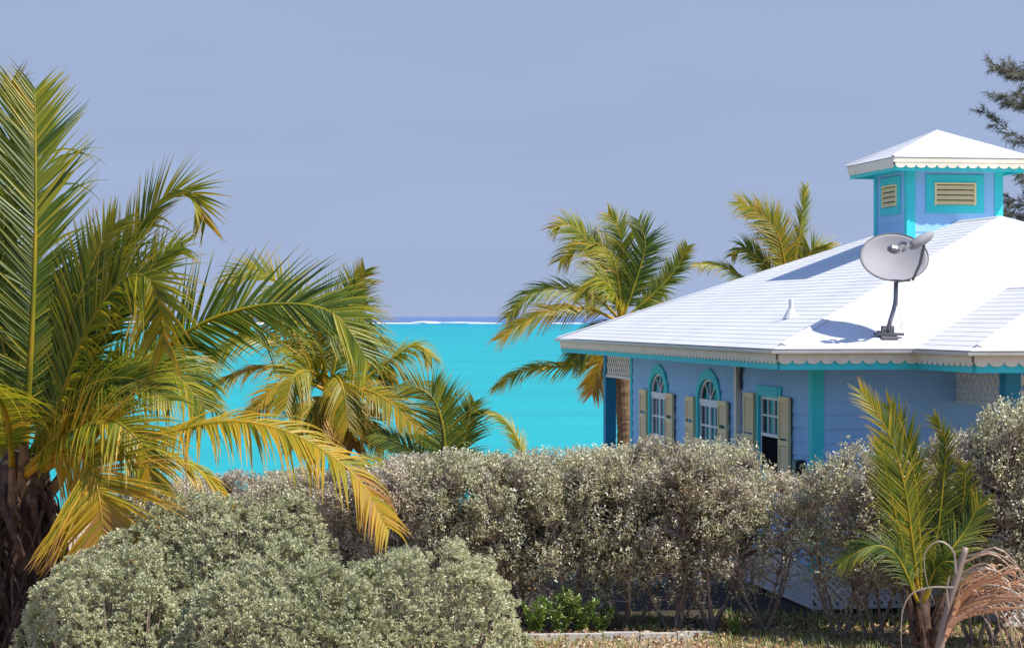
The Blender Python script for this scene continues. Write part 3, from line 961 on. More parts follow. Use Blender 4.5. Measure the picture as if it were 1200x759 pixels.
# louvred vents with turquoise surrounds, one each side
def cup_vent(o, d):
    o = Vector(o); d = Vector(d)
    c = Vector((CU, CV, 0)) + o * CH
    def P(s, out, z): 
        q = c + d * s + o * out
        return (q.x, q.y, z)
    def bx(mbx, s0, s1, o0, o1, z0, z1):
        mbx.hexa([P(s0, o0, z0), P(s1, o0, z0), P(s1, o1, z0), P(s0, o1, z0), P(s0, o0, z1), P(s1, o0, z1), P(s1, o1, z1), P(s0, o1, z1)])
    f = MB()
    a, b, z0, z1 = 0.38, 0.53, 6.15, 6.54
    bx(f, -b, -a, 0.0, 0.03, z0 - 0.14, z1 + 0.14); bx(f, a, b, 0.0, 0.03, z0 - 0.14, z1 + 0.14)
    bx(f, -a, a, 0.0, 0.029, z1, z1 + 0.14); bx(f, -a, a, 0.0, 0.029, z0 - 0.14, z0)
    v = f.build('vent_surround', M['teal'], cup)
    l = MB()
    bx(l, -a, -a + 0.035, 0.012, 0.05, z0, z1); bx(l, a - 0.035, a, 0.012, 0.05, z0, z1); bx(l, -a + .035, a - .035, 0.012, 0.05, z1 - 0.03, z1)
    n = 4
    for i in range(n):
        zz = z0 + 0.005 + i * (z1 - z0 - 0.035) / n; hh = (z1 - z0 - 0.03) / n * 0.80
        l.hexa([P(-a + .036, 0.045, zz), P(a - .036, 0.045, zz), P(a - .036, 0.055, zz), P(-a + .036, 0.055, zz),
                P(-a + .036, 0.012, zz + hh), P(a - .036, 0.012, zz + hh), P(a - .036, 0.022, zz + hh), P(-a + .036, 0.022, zz + hh)])
    l.build('louvre', M['shutter'], cup)
    k = MB(); bx(k, -a + 0.01, a - 0.01, 0.011, 0.0125, z0 + .002, z1 - .002)
    k.build('vent_screen', M['black'], cup)
cup_vent((0, -1, 0), (1, 0, 0)); cup_vent((-1, 0, 0), (0, 1, 0)); cup_vent((1, 0, 0), (0, 1, 0)); cup_vent((0, 1, 0), (1, 0, 0))

# ------------------------------------------------------------------ satellite dish on the roof
foot = HM @ Vector((1.77, 0.42, ZE + TAN * 0.42 + 0.02))
dish = empty('satellite_dish', foot, TH, 'grey oval satellite dish on a bent mast above the front eave', 'satellite dish')
mb = MB()
sl = TAN
mb.hexa([(-0.12, -0.13, -sl * .13), (0.12, -0.13, -sl * .13), (0.12, 0.13, sl * .13), (-0.12, 0.13, sl * .13),
         (-0.12, -0.13, -sl * .13 + .02), (0.12, -0.13, -sl * .13 + .02), (0.12, 0.13, sl * .13 + .02), (-0.12, 0.13, sl * .13 + .02)])
mb.bar((-0.20, -0.02, 0.03), (0.22, -0.05, 0.02), 0.06, 0.04)
mb.bar((-0.05, 0, 0.02), (-0.05, 0, 0.14), 0.03, 0.09, (1, 0, 0)); mb.bar((0.05, 0, 0.02), (0.05, 0, 0.14), 0.03, 0.09, (1, 0, 0))
mb.tube([(-0.075, 0, 0.10), (0.075, 0, 0.10)], [0.018, 0.018], 8)
mb.build('foot_bracket', M['dishdark'], dish)
mb = MB()
mb.tube([(0, 0, 0.06), (0.04, -0.01, 0.22), (0.085, -0.01, 0.36), (0.115, 0, 0.47), (0.12, 0, 0.55), (0.125, 0, 0.76)], [0.033] * 6, 12)
mb.build('mast', M['galv'], dish, True)
# reflector: shallow bowl
dn = Vector((-0.10, -0.80, 0.60)).normalized()
dc = Vector((0.045, -0.16, 1.11))
sx_ = Vector((0, 0, 1)).cross(dn).normalized()
rl = Matrix.Rotation(R(11), 3, dn)
sx_ = rl @ sx_
sy_ = dn.cross(sx_).normalized()
A_, B_, DEP = 0.485, 0.42, 0.13
mb = MB()
rings, seg = 10, 48
vs = []; fs = []
for side in (0, 1):
    for i in range(rings + 1):
        r = i / rings
        for k in range(seg):
            a = 2 * math.pi * k / seg
            sq = 1.0
            p = dc + sx_ * (A_ * r * math.cos(a)) + sy_ * (B_ * r * math.sin(a)) + dn * (DEP * (r * r - 1) - side * 0.014)
            vs.append(p)
off = (rings + 1) * seg
for i in range(rings):
    for k in range(seg):
        k2 = (k + 1) % seg
        fs.append((i * seg + k, (i + 1) * seg + k, (i + 1) * seg + k2, i * seg + k2))
        fs.append((off + i * seg + k, off + i * seg + k2, off + (i + 1) * seg + k2, off + (i + 1) * seg + k))
for k in range(seg):
    k2 = (k + 1) % seg
    fs.append((rings * seg + k, off + rings * seg + k, off + rings * seg + k2, rings * seg + k2))
mb.add(vs, fs)
refl = mb.build('reflector', M['dish'], dish, True)
mb = MB()
rim = [dc + sx_ * (A_ * math.cos(2 * math.pi * k / 64)) + sy_ * (B_ * math.sin(2 * math.pi * k / 64)) - dn * 0.006 for k in range(65)]
mb.tube(rim, [0.010] * 65, 6, False)
mb.build('rim', M['dishdark'], refl, True)
def DP(x, y, z): return dc + sx_ * x + sy_ * y + dn * z
mb = MB()
armb = DP(0.14, -B_ * 0.98, -0.05); arme = DP(0.26, -0.24, 0.50)
mb.bar(armb, DP(0.21, -0.36, 0.25), 0.025, 0.03); mb.bar(DP(0.21, -0.36, 0.25), arme, 0.03, 0.04)
mb.bar((0.125, -0.02, 0.78), DP(0.10, -B_ * 0.9, -0.06), 0.05, 0.06)
mb.build('feed_arm', M['dishdark'], dish)
mb = MB()
mb.bar(DP(-0.20, -0.25, 0.52), DP(0.22, -0.22, 0.52), 0.045, 0.03)
mb.build('feed_bracket', M['dish'], dish)
mb = MB()
mb.tube([DP(-0.26, -0.20, 0.49), DP(-0.21, -0.22, 0.50), DP(-0.15, -0.24, 0.49), DP(-0.11, -0.25, 0.47)], [0.025, 0.062, 0.060, 0.035], 10)
mb.build('receiver', M['galv'], dish)
mb = MB()
mb.tube(catmull([DP(-0.08, -0.16, 0.49), DP(-0.02, -0.14, 0.50), DP(0.03, -0.20, 0.52), DP(-0.03, -0.27, 0.52), DP(-0.08, -0.30, 0.50)], 14), [0.016 + 0.012 * math.sin(math.pi * i / 14) for i in range(15)], 8)
mb.build('receiver', M['galv'], dish)
mb = MB()
mb.tube([DP(0.05, -0.24, 0.49), DP(0.11, -0.22, 0.51), DP(0.23, -0.18, 0.53), DP(0.35, -0.13, 0.54), DP(0.43, -0.10, 0.55)], [0.035, 0.07, 0.078, 0.068, 0.03], 12)
mb.build('receiver_housing', M['dish'], dish, True)
mb = MB()
cable = [(0.125, 0.0, 0.6), (0.2, 0.1, 0.35), (0.33, 0.3, 0.16), (0.6, 0.75, 0.31), (0.9, 0.9, 0.365), (1.3, 0.92, 0.372), (1.45, 0.95, 0.385)]
mb.tube(cable, [0.006] * len(cable), 6)
mb.build('cable', M['gutter'], dish)

# ------------------------------------------------------------------ palms
def frond_mesh(pts, L, nrm, count_, droop=0.4, fwd=0.8, up=0.25, tone=0.3, wid=0.032, seed=0, wind=(0, 0, 0), start=0.16, tipdry=0.35, rw=0.026, segs=5, miss=0.04):
    """pts: rachis curve (world metres, relative to the palm's base)"""
    rg = random.Random(seed)
    count = int(count_ * 1.2)
    C = catmull(pts, 60)
    acc = [0.0]
    for i in range(60): acc.append(acc[-1] + (C[i + 1] - C[i]).length)
    tot = acc[-1]
    def samp(s):
        x = s * tot
        for i in range(60):
            if acc[i + 1] >= x:
                t = (x - acc[i]) / max(1e-9, acc[i + 1] - acc[i])
                return C[i].lerp(C[i + 1], t), (C[i + 1] - C[i]).normalized()
        return C[-1], (C[-1] - C[-2]).normalized()
    lf = MB()
    nrm = Vector(nrm); wind = Vector(wind)
    G = Vector((0, 0, -1))
    for side in (-1, 1):
        clump = 0; cdr = 1.0
        for i in range(count):
            s = start + (1 - start) * (i + rg.uniform(-0.25, 0.25)) / count
            s = min(0.995, max(0.0, s))
            if i % 7 == 0: clump = rg.uniform(-0.26, 0.26); cdr = rg.uniform(0.6, 1.7)
            if rg.random() < miss: continue
            p, t = samp(s)
            N = (nrm - t * nrm.dot(t)); N.normalize()
            S = t.cross(N) * side
            prof = max(0.12, math.sin(math.pi * (0.16 + 0.74 * (s - start) / (1 - start))) ** 0.75)
            ln = L * prof * rg.uniform(0.86, 1.08)
            f = fwd * (0.75 + 0.9 * s) + clump + rg.uniform(-0.10, 0.10)
            d = (S + t * f + N * (up + rg.uniform(-0.10, 0.10))).normalized()
            dr = droop * rg.uniform(0.6, 1.4) * cdr + rg.uniform(0, .06)
            if rg.random() < 0.07: dr += rg.uniform(.5, 1.6)
            tn = tone + rg.gauss(0, 0.11) + (0.10 if s > 0.85 else 0)
            pts_ = [p]; dirs = [d]
            for k in range(segs):
                u = (k + 1) / segs
                d = (d + (G * dr * (0.25 + 0.9 * u) + wind * u) * (1.6 / segs)).normalized()
                p = p + d * (ln / segs)
                pts_.append(p); dirs.append(d)
            vs = []; tt = []
            dry = rg.random() < 0.75
            for k in range(segs + 1):
                u = k / segs
                w = wid * (0.55 + 0.45 * math.sin(math.pi * min(1, u * 1.3 + 0.15))) * (1 - u ** 3) * (0.7 + 0.3 * prof) * 0.5
                w = max(w, 0.0012)
                dd = dirs[k]
                wv = dd.cross(N)
                if wv.length < 0.05: wv = dd.cross(Vector((0, 1, 0)))
                wv.normalize(); nn = wv.cross(dd)
                c = pts_[k]
                vs += [c - wv * w + nn * w * 0.45, c, c + wv * w + nn * w * 0.45]
                tv = tn + (tipdry * max(0, (u - 0.7) / 0.3) if dry else 0) + 0.05 * u
                tt += [min(1, max(0, tv))] * 3
            fs = []
            for k in range(segs):
                b = 3 * k
                fs += [(b, b + 1, b + 4, b + 3), (b + 1, b + 2, b + 5, b + 4)]
            lf.add(vs, fs, tt)
    rc = MB()
    n = 24
    rp = []; rr = []
    for i in range(n + 1):
        s = i / n
        rp.append(samp(s)[0]); rr.append(rw * (1.25 - 0.25 * min(1, s * 6)) * (1 - s) ** 0.8 + 0.004)
    rc.tube(rp, rr, 6, True, [min(1, 0.46 + 0.35 * tone + 0.1 * math.sin(i)) for i in range(n + 1)])
    return lf, rc

def add_frond(root, base, spec, seed, S, defaults):
    """spec: dict with px list [(px,py,dY)], relative depth dY to the palm"""
    d = dict(defaults); d.update(spec)
    Y = d.pop('Y'); px = d.pop('px')
    base = Vector(base)
    pts = [at(p[0], p[1], Y + p[2]) - base for p in px]
    lab = d.pop('label', None)
    lf, rc = frond_mesh(pts, seed=seed, **d)
    # rachis and blade belong to one frond: blade is the part, its midrib a sub-part
    o = lf.build('frond', M['frond'], root)
    rc.build('midrib', M['frond'], o, True)
    if lab: o['label'] = lab
    return o

def palm_trunk(root, pts, radii, mat, rings=True, seed=1, seg=14):
    rg = random.Random(seed)
    C = catmull(pts, 50)
    n = len(C)
    rr = []
    for i in range(n):
        u = i / (n - 1)
        k = u * (len(radii) - 1); j = min(int(k), len(radii) - 2)
        r = radii[j] + (radii[j + 1] - radii[j]) * (k - j)
        if rings: r *= 1 + 0.022 * ((i % 2) * 2 - 1) + rg.uniform(-0.03, 0.03)
        rr.append(r)
    mb = MB(); mb.tube(C, rr, seg)
    return mb.build('trunk', mat, root)

# --- big palm at the left edge
PY = 19.0
base = at(12, 371 + EYE / PY * FPX, PY); base.z = 0
p1 = empty('coconut_palm', base, 0, 'large coconut palm at the left edge with yellowing lower fronds and shaggy trunk', 'palm tree')
palm_trunk(p1, [Vector((-0.25, 0.0, -0.1)), Vector((-0.10, 0, 0.9)), Vector((0.06, 0, 1.9)), Vector((0.10, 0, 2.75)), Vector((0.14, 0, 3.05))],
           [0.34, 0.25, 0.23, 0.25, 0.16], M['fibre'], False, 3)
# shaggy old leaf bases and fibre hanging on the trunk
rg = random.Random(5)
mb = MB()
for i in range(260):
    a = rg.uniform(0, 2 * math.pi); z = rg.uniform(0.9, 2.8)
    r = 0.24
    cx = -0.10 + 0.10 * (z - 0.9)
    p = Vector((cx + r * math.cos(a), r * math.sin(a), z))
    o = Vector((math.cos(a), math.sin(a), 0))
    tgt = Vector((-math.sin(a), math.cos(a), 0)) * rg.uniform(-0.3, 0.3)
    ln = rg.uniform(0.35, 1.0)
    pts = [p, p + (o * 0.12 + tgt * 0.3 + Vector((0, 0, -0.2))) * ln, p + (o * rg.uniform(0.05, 0.25) + tgt + Vector((0, 0, -0.6))) * ln, p + (o * rg.uniform(-0.05, 0.3) + tgt * 1.3 + Vector((0, 0, -1))) * ln]
    w = rg.uniform(0.008, 0.030) if i % 5 else rg.uniform(.035, .06)
    mb.tube(catmull(pts, 7), [w, w, w * .9, w * .8, w * .7, w * .6, w * .5, w * .3], 5)
mb.build('fibre_skirt', M['fibre'], p1)
mb = MB()
for i in range(26):     # broad boot stubs
    a = rg.uniform(0, 2 * math.pi); z = rg.uniform(2.1, 2.95)
    cx = -0.10 + 0.10 * (z - 0.9)
    p = Vector((cx + 0.2 * math.cos(a), 0.2 * math.sin(a), z)); o = Vector((math.cos(a), math.sin(a), 0))
    q = p + o * rg.uniform(0.12, 0.3) + Vector((0, 0, rg.uniform(0.10, 0.35)))
    mb.tube([p, p.lerp(q, .5) + Vector((0, 0, -.03)), q], [0.065, 0.05, 0.03], 6)
mb.build('leaf_base', M['palmtrunk'], p1)

CAMN = (0, -1, 0)
D1 = dict(Y=PY, L=0.62, wid=.031, nrm=(0, -1, 0.3), count_=78, droop=0.25, fwd=0.8, up=0.2, tone=0.25)
fronds1 = [
    dict(px=[(28, 548, 0), (36, 420, -.1), (41, 300, -.1), (42, 190, 0), (41, 104, .1)], nrm=(0.35, -1, 0), L=0.80, count_=92, droop=0.05, fwd=0.85, up=-0.05, tone=0.30, tipdry=.12),
    dict(px=[(10, 550, .2), (2, 420, .4), (4, 280, .5), (12, 170, .5), (14, 95, .5)], nrm=(-.2, -1, 0.1), L=0.62, droop=0.1, fwd=.9, tone=0.30, tipdry=.5),
    dict(px=[(40, 540, .1), (80, 430, .1), (128, 330, 0), (168, 260, 0), (200, 226, -.1), (228, 228, -.2), (242, 262, -.2)], nrm=(-0.5, -0.7, 0.6), L=0.60, count_=84, droop=0.10, fwd=0.95, up=0.15, tone=0.38),
    dict(px=[(45, 545, -.2), (75, 460, -.4), (102, 388, -.6), (138, 334, -.8), (166, 322, -1.0), (184, 345, -1.1), (194, 410, -1.1)], nrm=(-.45, -0.65, .6), L=0.74, count_=88, droop=0.32, fwd=0.7, up=0.25, tone=0.42),
    dict(px=[(50, 545, .2), (110, 468, .2), (185, 412, .1), (250, 373, 0), (325, 356, -.1), (392, 368, -.2), (432, 425, -.2)], nrm=(0.1, -0.85, 0.5), L=0.72, count_=84, droop=0.14, fwd=0.75, up=0.1, tone=0.24),
    dict(px=[(50, 550, -.2), (110, 522, -.5), (185, 510, -.8), (270, 494, -1.0), (345, 510, -1.2), (415, 556, -1.3), (456, 622, -1.4)], nrm=(0, -0.35, 1), L=0.64, count_=96, droop=0.75, fwd=0.55, up=0.1, tone=0.62, tipdry=.22, label='yellowed frond arching low to the right over the grey shrub'),
    dict(px=[(30, 556, -.3), (66, 533, -.8), (100, 538, -1.2), (115, 575, -1.5), (121, 632, -1.6)], nrm=(-.1, -1, .15), L=0.92, count_=90, droop=0.16, fwd=0.55, up=0.05, tone=0.66, start=.3, tipdry=.3, label='yellow brown frond hanging down in front of the trunk'),
    dict(px=[(15, 552, -.2), (8, 490, -.7), (-14, 452, -1.1), (-60, 440, -1.4), (-120, 490, -1.6)], nrm=(0, -.6, 1), L=0.66, count_=70, droop=0.7, fwd=0.4, tone=0.45),
    dict(px=[(45, 540, .3), (120, 455, .5), (180, 418, .6), (220, 425, .6), (240, 470, .6)], nrm=(0, -0.4, 1), L=0.60, count_=66, droop=0.75, fwd=0.5, tone=0.22),
    dict(px=[(35, 548, .1), (60, 450, 0), (92, 350, -.1), (118, 290, -.1), (135, 262, -.1)], nrm=(-.3, -.9, .2), L=0.62, count_=84, droop=0.14, fwd=1.1, tone=0.30),
    dict(px=[(45, 552, .4), (110, 520, .9), (180, 528, 1.2), (235, 552, 1.3), (270, 590, 1.4)], nrm=(0, -.3, 1), L=0.55, count_=66, droop=0.8, fwd=.6, tone=0.55),
    dict(px=[(20, 548, .3), (40, 440, .8), (70, 360, 1.2), (85, 330, 1.4), (110, 350, 1.6)], nrm=(-.2, -.7, .6), L=0.62, count_=74, droop=0.35, fwd=.9, tone=0.16),
    dict(px=[(25, 552, .2), (60, 490, -.3), (110, 450, -.7), (160, 445, -1.0), (200, 470, -1.2)], nrm=(-.2, -.6, .7), L=0.62, count_=74, droop=0.45, fwd=.8, tone=0.30),
    dict(px=[(36, 548, -.1), (90, 480, -.3), (150, 440, -.4), (205, 440, -.5), (240, 480, -.5)], nrm=(-.1, -.6, .8), L=.62, droop=.5, fwd=.7, tone=.34),
    dict(px=[(40, 545, 0), (100, 430, -.2), (150, 350, -.3), (190, 300, -.3), (215, 290, -.3)], nrm=(-.5, -.8, .4), L=.55, droop=.2, fwd=.9, tone=.30),
    dict(px=[(30, 552, -.3), (75, 505, -.8), (125, 490, -1.2), (165, 520, -1.4), (180, 570, -1.4)], nrm=(-.1, -.8, .7), L=.6, droop=.5, fwd=.7, tone=.46),
    dict(px=[(8, 548, .2), (-30, 440, .2), (-90, 350, .2), (-170, 310, .2), (-250, 340, .2)], tone=.25),
    dict(px=[(8, 552, .2), (-60, 500, .2), (-150, 490, .3), (-260, 530, .4), (-330, 600, .4)], nrm=(0, -.4, 1), droop=.7, tone=.5),
    dict(px=[(12, 550, .4), (-10, 470, 1.2), (-30, 440, 2.0), (-40, 470, 2.8)], nrm=(0, .3, 1), droop=.6, tone=.3),
    dict(px=[(12, 550, .4), (30, 480, 1.2), (60, 455, 2.0), (70, 490, 2.9)], nrm=(0, .3, 1), droop=.6, tone=.3),
    dict(px=[(18, 550, 0), (12, 440, .1), (-20, 320, .2), (-50, 240, .3), (-70, 200, .3)], nrm=(-.2, -1, .1), droop=.1, fwd=1.1, tone=.2),
]
for i, f in enumerate(fronds1): add_frond(p1, base, f, 100 + i, PY, D1)

# --- middle palm behind the hedge
PY = 35.0
base = at(395, 371 + EYE / PY * FPX, PY); base.z = 0
p2 = empty('coconut_palm', base, 0, 'windblown coconut palm behind the hedge, seen through the big palm fronds', 'palm tree')
palm_trunk(p2, [Vector((0.05, 0, -0.1)), Vector((0.02, 0, 1.4)), at(388, 470, PY) - base, at(386, 452, PY) - base], [0.17, 0.13, 0.13, 0.08], M['palmtrunk'], True, 4)
D2 = dict(Y=PY, L=0.70, nrm=(0, -.6, .8), count_=66, droop=0.55, fwd=0.75, up=.1, tone=0.44, wid=.031, segs=4)
fr = [
    dict(px=[(386, 458, 0), (398, 400, .1), (412, 350, .1), (428, 316, .1)], nrm=(.2, -1, .2), droop=.35, fwd=1.0, tone=.36, L=.6),
    dict(px=[(384, 458, 0), (362, 385, .1), (325, 330, .1), (284, 316, .1), (262, 350, .1)], nrm=(.3, -.7, .5), droop=.35, tone=.45, L=.62),
    dict(px=[(386, 458, -.1), (375, 390, -.4), (395, 352, -.6), (425, 375, -.8), (436, 430, -.8)], nrm=(0, -.8, .6), droop=.35, tone=.38, L=.66),
    dict(px=[(388, 458, 0), (425, 446, -.1), (462, 418, -.2), (488, 404, -.2), (506, 418, -.3)], nrm=(0, -.4, 1), droop=.8, tone=.45, L=.68),
    dict(px=[(390, 464, -.2), (418, 455, -.5), (455, 470, -.8), (492, 508, -.9)], nrm=(0, -.7, .8), droop=.45, tone=.58, L=.55),
    dict(px=[(384, 458, -.2), (350, 446, -.4), (315, 462, -.6), (288, 492, -.7)], nrm=(0, -.5, 1), droop=.7, tone=.62, L=.62),
    dict(px=[(384, 456, 0), (320, 430, .1), (262, 445, .1), (226, 480, .1)], nrm=(0, -.4, 1), droop=.6, tone=.66, L=.5),
    dict(px=[(384, 455, 0), (335, 405, 0), (285, 398, 0), (245, 425, 0), (232, 445, 0)], nrm=(0, -.6, .8), droop=.5, tone=.45, L=.62),
    dict(px=[(386, 462, -.2), (375, 470, -.6), (352, 490, -.9), (345, 525, -1.0)], nrm=(0, -.9, .4), droop=.5, tone=.5, L=.55),
    dict(px=[(388, 462, -.2), (405, 475, -.5), (428, 490, -.6), (450, 525, -.7)], nrm=(0, -.9, .4), droop=.5, tone=.5, L=.5),
    dict(px=[(386, 456, -.2), (392, 440, -.7), (402, 455, -1.1), (408, 500, -1.2)], nrm=(.1, -1, .3), droop=.5, tone=.55, L=.66),
    dict(px=[(386, 456, -.2), (366, 436, -.7), (345, 440, -1.2), (334, 480, -1.4)], nrm=(.1, -1, .3), droop=.55, tone=.5, L=.70),
    dict(px=[(386, 460, -.1), (380, 474, -.4), (372, 495, -.6), (368, 525, -.6)], nrm=(-.2, -1, .2), droop=.6, tone=.80, L=.58),
    dict(px=[(390, 460, -.1), (400, 472, -.3), (410, 495, -.5), (414, 525, -.5)], nrm=(.2, -1, .2), droop=.6, tone=.76, L=.58),
    dict(px=[(384, 456, .1), (352, 400, .2), (330, 372, .3), (305, 360, .3), (280, 385, .3)], nrm=(0, -.7, .6), droop=.6, tone=.48, L=.66),
    dict(px=[(388, 458, .1), (432, 425, .2), (450, 440, .2), (446, 475, .2)], nrm=(0, -.4, .8), droop=.8, tone=.2, L=.6),
    dict(px=[(386, 456, .2), (400, 415, .8), (440, 395, 1.4), (470, 420, 1.6)], nrm=(0, -.2, 1), droop=.6, tone=.3),
]
for i, f in enumerate(fr): add_frond(p2, base, f, 200 + i, PY, D2)

# --- small palm, its spread fronds just over the hedge
PY = 32.5
base = at(522, 371 + EYE / PY * FPX, PY); base.z = 0
p3 = empty('young_coconut_palm', base, 0, 'young palm with green upright fronds showing above the hedge top, backed by sea', 'palm tree')
palm_trunk(p3, [Vector((0, 0, -0.1)), Vector((0, 0, .6)), at(522, 590, PY) - base, at(522, 570, PY) - base], [0.14, 0.12, 0.1, 0.06], M['palmtrunk'], True, 5)
D3 = dict(Y=PY, L=0.66, nrm=(0, -1, .2), count_=46, droop=0.15, fwd=.8, up=0, tone=0.30, wid=.027, segs=4)
fr = [
    dict(px=[(522, 580, 0), (522, 530, -.1), (517, 490, -.1), (503, 462, -.1), (472, 448, -.1)], tone=.36, L=.68, droop=.2),
    dict(px=[(524, 580, 0), (527, 530, 0), (522, 490, .1), (510, 448, .1)], tone=.2, nrm=(.2, -1, 0), L=.55),
    dict(px=[(520, 580, 0), (495, 540, 0), (465, 518, 0), (438, 508, 0)], nrm=(0, -.7, .7), tone=.22, droop=.3, L=.45),
    dict(px=[(524, 580, 0), (540, 530, .1), (548, 495, .1), (556, 470, .1)], tone=.22, L=.5),
    dict(px=[(520, 582, -.2), (470, 550, -.4), (420, 545, -.4), (385, 560, -.4)], nrm=(0, -.6, .8), tone=.45, droop=.5),
    dict(px=[(522, 582, .2), (510, 530, .7), (500, 510, 1.2), (490, 520, 1.6)], nrm=(0, 0, 1), tone=.3),
]
for i, f in enumerate(fr): add_frond(p3, base, f, 300 + i, PY, D3)
PY = 34.0
base = at(618, 371 + EYE / PY * FPX, PY); base.z = 0
p3b = empty('young_coconut_palm', base, 0, 'small palm with one curved frond tip rising over the middle of the hedge', 'palm tree')
palm_trunk(p3b, [Vector((0, 0, -0.1)), Vector((0, 0, .6)), at(618, 610, PY) - base, at(618, 595, PY) - base], [0.14, 0.12, 0.1, 0.06], M['palmtrunk'], True, 6)
fr = [
    dict(px=[(618, 600, 0), (616, 560, 0), (606, 515, 0), (585, 488, 0), (552, 479, 0)], nrm=(.4, -.5, .8), tone=.45, droop=.5, L=.40, fwd=1.2),
    dict(px=[(618, 600, 0), (640, 560, 0), (670, 540, 0), (705, 545, 0)], nrm=(0, -.4, 1), tone=.6, L=.4),
    dict(px=[(616, 600, -.1), (600, 570, -.2), (570, 550, -.2), (535, 555, -.2)], nrm=(0, -.4, 1), tone=.6, L=.4),
]
D3['Y'] = PY
for i, f in enumerate(fr): add_frond(p3b, base, f, 330 + i, PY, D3)

# --- palm behind the house's back porch
PY = 50.0
base = at(733, 371 + EYE / PY * FPX, PY); base.z = 0
p4 = empty('coconut_palm', base, 0, 'tall coconut palm behind the back porch with fronds blown to the left', 'palm tree')
palm_trunk(p4, [Vector((0, 0, -0.1)), Vector((0, 0, 1.5)), at(731, 470, PY) - base, at(729, 392, PY) - base, at(728, 370, PY) - base], [0.24, 0.19, 0.18, 0.19, 0.10], M['palmtrunk'], True, 7)
D4 = dict(Y=PY, L=0.84, nrm=(0, -.6, .8), count_=62, droop=0.48, fwd=0.85, up=.1, tone=0.40, wid=.036, segs=4, wind=(-.25, 0, 0), rw=.034)
fr = [
    dict(px=[(728, 376, 0), (700, 350, 0), (660, 338, 0), (620, 345, 0), (594, 372, 0)], tone=.36),
    dict(px=[(728, 378, -.2), (690, 362, -.3), (645, 364, -.4), (610, 380, -.4), (584, 398, -.4)], tone=.55, droop=.5),
    dict(px=[(728, 374, 0), (712, 325, 0), (690, 285, 0), (665, 262, 0), (648, 268, 0)], tone=.42, nrm=(.3, -.8, .5)),
    dict(px=[(729, 374, 0), (722, 315, 0), (708, 290, 0), (680, 285, 0), (656, 306, 0)], tone=.46, nrm=(.3, -.8, .5)),
    dict(px=[(730, 372, 0), (732, 310, .1), (724, 268, .1), (712, 250, .1)], tone=.38, nrm=(.3, -1, 0), droop=.25, L=.7),
    dict(px=[(730, 372, 0), (748, 320, 0), (756, 285, 0), (748, 258, 0)], tone=.2, nrm=(.2, -1, 0), droop=.15, L=.8, wind=(0, 0, 0)),
    dict(px=[(732, 374, 0), (765, 345, 0), (790, 318, 0), (806, 288, 0)], tone=.3, nrm=(-.4, -.9, .3), droop=.2, L=.55),
    dict(px=[(727, 384, 0), (700, 415, 0), (665, 429, 0), (620, 431, 0), (577, 456, 0)], tone=.45, droop=.6, L=.62),
    dict(px=[(728, 386, -.2), (718, 402, -.4), (704, 425, -.5), (694, 462, -.5)], tone=.72, nrm=(-.2, -1, .2), droop=.5, L=.75),
    dict(px=[(727, 380, -.1), (712, 378, -.4), (690, 395, -.6), (672, 425, -.6)], tone=.3, droop=.6),
    dict(px=[(732, 378, .1), (770, 365, .3), (805, 375, .4), (830, 405, .5)], tone=.35),
    dict(px=[(729, 376, .3), (722, 350, 1), (712, 335, 1.6), (700, 350, 2.2)], tone=.3),
    dict(px=[(729, 374, -.2), (720, 345, -.7), (700, 325, -1.0), (685, 345, -1.2)], tone=.42, droop=.5),
    dict(px=[(730, 374, .2), (742, 335, .6), (760, 325, 1.0), (775, 345, 1.2)], tone=.3),
]
for i, f in enumerate(fr): add_frond(p4, base, f, 400 + i, PY, D4)

# --- palm beyond the roof
PY = 56.0
base = at(925, 371 + EYE / PY * FPX, PY); base.z = 0
p5 = empty('coconut_palm', base, 0, 'palm whose crown shows over the white roof slope left of the cupola', 'palm tree')
palm_trunk(p5, [Vector((0, 0, -0.1)), Vector((.1, 0, 2)), at(924, 380, PY) - base, at(922, 330, PY) - base], [0.24, 0.19, 0.18, 0.12], M['palmtrunk'], True, 8)
D5 = dict(Y=PY, L=0.80, nrm=(0, -.8, .5), count_=58, droop=0.25, fwd=.9, up=.1, tone=0.40, wid=.038, segs=4, wind=(-.15, 0, 0), rw=.036)
fr = [
    dict(px=[(922, 338, 0), (916, 295, 0), (898, 255, 0), (864, 236, 0)], tone=.46, L=.85, nrm=(.2, -.9, .4)),
    dict(px=[(924, 338, 0), (934, 290, .1), (941, 245, .1), (943, 218, .1)], tone=.38, nrm=(.75, -.65, 0), droop=.2, L=.62),
    dict(px=[(920, 340, 0), (878, 330, 0), (848, 312, 0), (813, 309, 0)], tone=.42, nrm=(.2, -.5, .8), droop=.5, L=.6),
    dict(px=[(922, 336, -.2), (918, 300, -.3), (908, 268, -.3), (885, 248, -.3)], tone=.5, nrm=(.2, -1, .3)),
    dict(px=[(925, 338, 0), (945, 305, 0), (955, 290, 0), (975, 290, 0)], tone=.45, nrm=(0, -.6, .8)),
    dict(px=[(925, 340, 0), (960, 330, 0), (995, 345, 0), (1015, 380, 0)], tone=.4),
    dict(px=[(922, 338, -.1), (895, 308, -.1), (872, 290, -.1), (858, 300, -.1)], tone=.34, droop=.3, L=.6),
    dict(px=[(923, 338, .3), (925, 310, 1), (918, 300, 1.8)], tone=.3),
]
for i, f in enumerate(fr): add_frond(p5, base, f, 500 + i, PY, D5)

